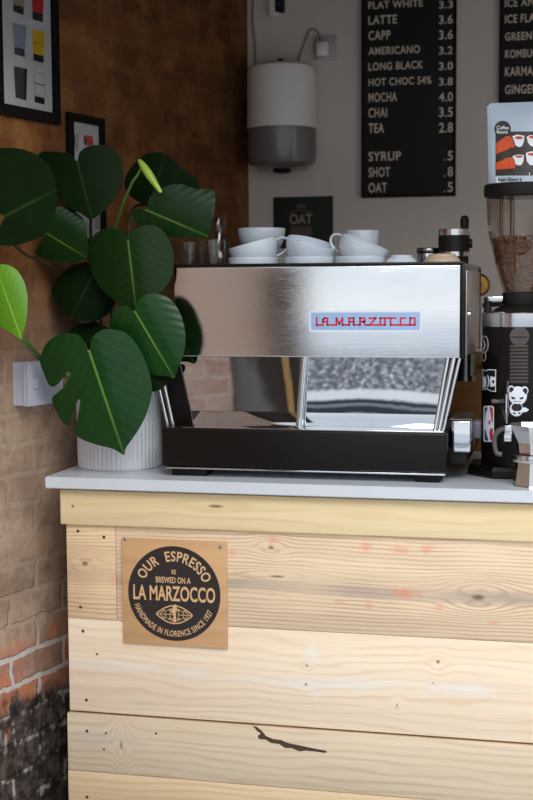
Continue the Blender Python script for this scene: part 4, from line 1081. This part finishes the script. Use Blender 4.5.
rows = [('FLAT WHITE', 4, 423, '3.3', 439), ('LATTE', 19.5, 397, '3.6', 439), ('CAPP', 35, 390.5, '3.6', 439), ('AMERICANO', 50, 420, '3.2', 439), ('LONG BLACK', 65.5, 423, '3.0', 439), ('HOT CHOC 54%', 81, 431.5, '3.8', 439),
        ('MOCHA', 97, 397, '4.0', 439), ('CHAI', 112.5, 387, '3.5', 439), ('TEA', 128, 384, '2.8', 439), ('SYRUP', 156, 401, '.5', 443), ('SHOT', 172, 390, '.8', 443), ('OAT', 187.5, 387, '.5', 443)]
board(362.5, 454, 196.5, rows, 'tall black menu board listing hot coffees and prices on the white wall', 368.5)
rows2 = [('ICE AMER', 2, 545, None, 0), ('ICE FLAT', 18, 540, None, 0), ('GREEN TEA', 35.5, 551, None, 0), ('KOMBUCHA', 53, 549, None, 0), ('KARMA', 71, 533, None, 0), ('GINGER', 89, 537, None, 0)]
board(500, 600, 103, rows2, 'black menu board listing iced drinks at top right, cut off by the picture edge', 505, width=.36)
# OAT poster
a, b = onY(273.5, 240, YW-.004), onY(333, 196, YW-.004)
po = thing('oat_poster', ((a.x+b.x)/2, YW-.004, a.z), 'small dark green poster reading OAT on the white wall behind the cups', 'poster')
mk('sheet', box(B(), a.x, b.x, YW-.006, YW, a.z-.03, b.z, .001), M['poster_green'], po)
def P3(x, y, o=0): return onY(260+x/5.92, 180+y/5.92, YW-.0068-o)
bm = B(); put_text(bm, 'OAT', lambda u, v: P3(175+135*u, 262-62*v), .02); mk('lettering', bm, M['poster_ink'], po, sm=False)
bm = B(); poly(bm, [P3(*p) for p in ((215, 145), (272, 145), (272, 166), (215, 166))]); poly(bm, [P3(*p) for p in ((170, 190), (240, 172), (312, 190), (308, 196), (240, 180), (174, 196))]); poly(bm, [P3(*p) for p in ((180, 275), (305, 275), (310, 400), (178, 400))])
mk('carton_motif', fin(bm), plain('poster_brown_ink', (92, 78, 68), .75), po, sm=False)
# paper towel dispenser
DY = YW-.122; c = onY(281.7, 110, DY); DX = c.x; dr_ = (onY(316, 100, DY).x-onY(248, 100, DY).x)/2
zd = lambda py: zAt(py, DX, DY-.1)
dp = thing('towel_dispenser', (DX, DY, zd(168)), 'white and smoky grey paper towel dispenser on the back wall', 'dispenser')
z0, z1, z2 = zd(166), zd(126), zd(61)
bm = B(); lathe(bm, [(0, z1+.0005), (dr_, z1+.0005), (dr_*.99, z2-.03), (dr_*.96, z2-.010), (dr_*.86, z2), (0, z2+.006)], DX, DY, 48); mk('white_cover', bm, M['disp_white'], dp)
bm = B(); lathe(bm, [(0, z1), (dr_*1.005, z1), (dr_*1.0, z0+.04), (dr_*.94, z0+.016), (dr_*.72, z0), (0, z0-.003)], DX, DY, 48); mk('grey_tray', bm, M['disp_grey'], dp)
bm = B(); lathe(bm, [(0, z0-.002), (.03, z0-.002), (.034, z0-.010), (.02, z0-.016), (0, z0-.016)], DX, DY, 24); mk('nozzle', bm, M['black_matt'], dp)
bm = B(); lathe(bm, [(0, z2+.006), (.011, z2+.006), (.011, z2+.024), (0, z2+.026)], DX-.004, DY, 16); mk('key_knob', bm, M['black_matt'], dp)
bm = box(B(), DX-dr_*.7, DX+dr_*.7, DY+.08, YW, z0+.02, z2-.01, .004); mk('back_plate', bm, M['disp_white'], dp)
# little router above
a, b = onY(269, 16, YW-.03), onY(283.5, -6, YW-.03)
rt = thing('wall_device', ((a.x+b.x)/2, YW-.015, a.z), 'small black and white device with a blue light above the dispenser', 'device')
mk('device_case', box(B(), a.x, b.x-.02, YW-.03, YW, a.z, b.z+.08, .003), M['disp_white'], rt)
mk('device_front', box(B(), a.x+.022, b.x, YW-.034, YW-.004, a.z+.012, b.z+.08, .003), M['black_matt'], rt)
p = onY(278.5, 3.5, YW-.036); mk('indicator', box(B(), p.x-.004, p.x+.004, YW-.0365, YW-.0335, p.z-.004, p.z+.004, .001), M['led'], rt)
# socket with plug
a, b = onY(313.5, 60.5, YW-.01), onY(336.5, 34.5, YW-.01)
so = thing('wall_socket', ((a.x+b.x)/2, YW-.008, a.z), 'grey square wall socket with a white plug, right of the dispenser', 'socket')
mk('face_plate', box(B(), a.x, b.x, YW-.010, YW, a.z, b.z, .002), plain('grey_plate', (176, 168, 166), .4), so)
a2, b2q = onY(316, 56, YW-.05), onY(328, 41, YW-.05)
pg = thing('plug', ((a2.x+b2q.x)/2, YW-.03, a2.z), 'white plug with a thin cable pushed into the grey wall socket', 'plug')
mk('plug_body', box(B(), a2.x, b2q.x, YW-.05, YW-.0102, a2.z, b2q.z, .006), M['disp_white'], pg)
cb = [onY(321, 42, YW-.03), onY(317, 31, YW-.02), onY(310, 30, YW-.008), onY(305, 42, YW-.006), onY(301, 53, YW-.006), onY(297, 66, YW-.006)]
bm = B(); tube(bm, spline(cb, 6), .003, 8); mk('plug_cable', bm, M['cable'], pg)
cb = [onY(253.5, -4, YW-.006), onY(252.5, 20, YW-.006), onY(255, 45, YW-.006), onY(255, 68, YW-.006)]
bm = B(); tube(bm, spline(cb, 6), .0035, 8); tag(mk('cable', bm, M['cable']), 'thin cream cable running down the wall into the dispenser corner', 'cable')
# brown cabinet behind the machine
cab = thing('cabinet', (-.6, 4.38, 0), 'brown wooden cabinet against the back wall, glimpsed between machine and grinder', 'cabinet')
mk('cabinet_body', box(B(), -.98, .5, 4.22, YW, .0, 1.25, .004), M['brown_wood'], cab)
mk('cabinet_top', box(B(), -1.0, .52, 4.19, YW, 1.2505, 1.275, .004), M['brown_wood'], cab)
for k in range(3): mk('door', box(B(), -.97+.49*k, -.49+.49*k, 4.20, 4.2195, .06, 1.22, .003), M['brown_wood'], cab)

# ------------------------------------------------------------------ light
w = bpy.data.worlds.new('sky'); SC.world = w; w.use_nodes = True; t = w.node_tree; t.nodes.clear()
out = t.nodes.new('ShaderNodeOutputWorld'); bg = t.nodes.new('ShaderNodeBackground'); tc = t.nodes.new('ShaderNodeTexCoord')
sx = t.nodes.new('ShaderNodeSeparateXYZ'); rp = t.nodes.new('ShaderNodeValToRGB')
t.links.new(tc.outputs['Generated'], sx.inputs[0]); t.links.new(sx.outputs[2], rp.inputs[0]); t.links.new(rp.outputs[0], bg.inputs[0]); t.links.new(bg.outputs[0], out.inputs[0])
e = rp.color_ramp.elements
e[0].position = 0.0; e[0].color = (.86, .89, .92, 1)
e[1].position = 1.0; e[1].color = (.82, .92, 1.05, 1)
k = rp.color_ramp.elements.new(.25); k.color = (.74, .80, .86, 1)
bg.inputs[1].default_value = 1.25
def area(name, loc, target, sx_, sy_, power, col):
    l = bpy.data.lights.new(name, 'AREA'); l.shape = 'RECTANGLE'; l.size = sx_; l.size_y = sy_; l.energy = power; l.color = col
    o = bpy.data.objects.new(name, l); COL.objects.link(o); o.location = loc
    o.rotation_euler = (Vector(target)-Vector(loc)).to_track_quat('-Z', 'Y').to_euler(); return o
area('street_daylight', (.6, .6, 3.6), (-.5, 3.3, .9), 2.6, 1.6, 95, (1.0, .98, .95))
SC.view_settings.view_transform = 'Standard'; SC.view_settings.look = 'None'; SC.view_settings.exposure = 0.0
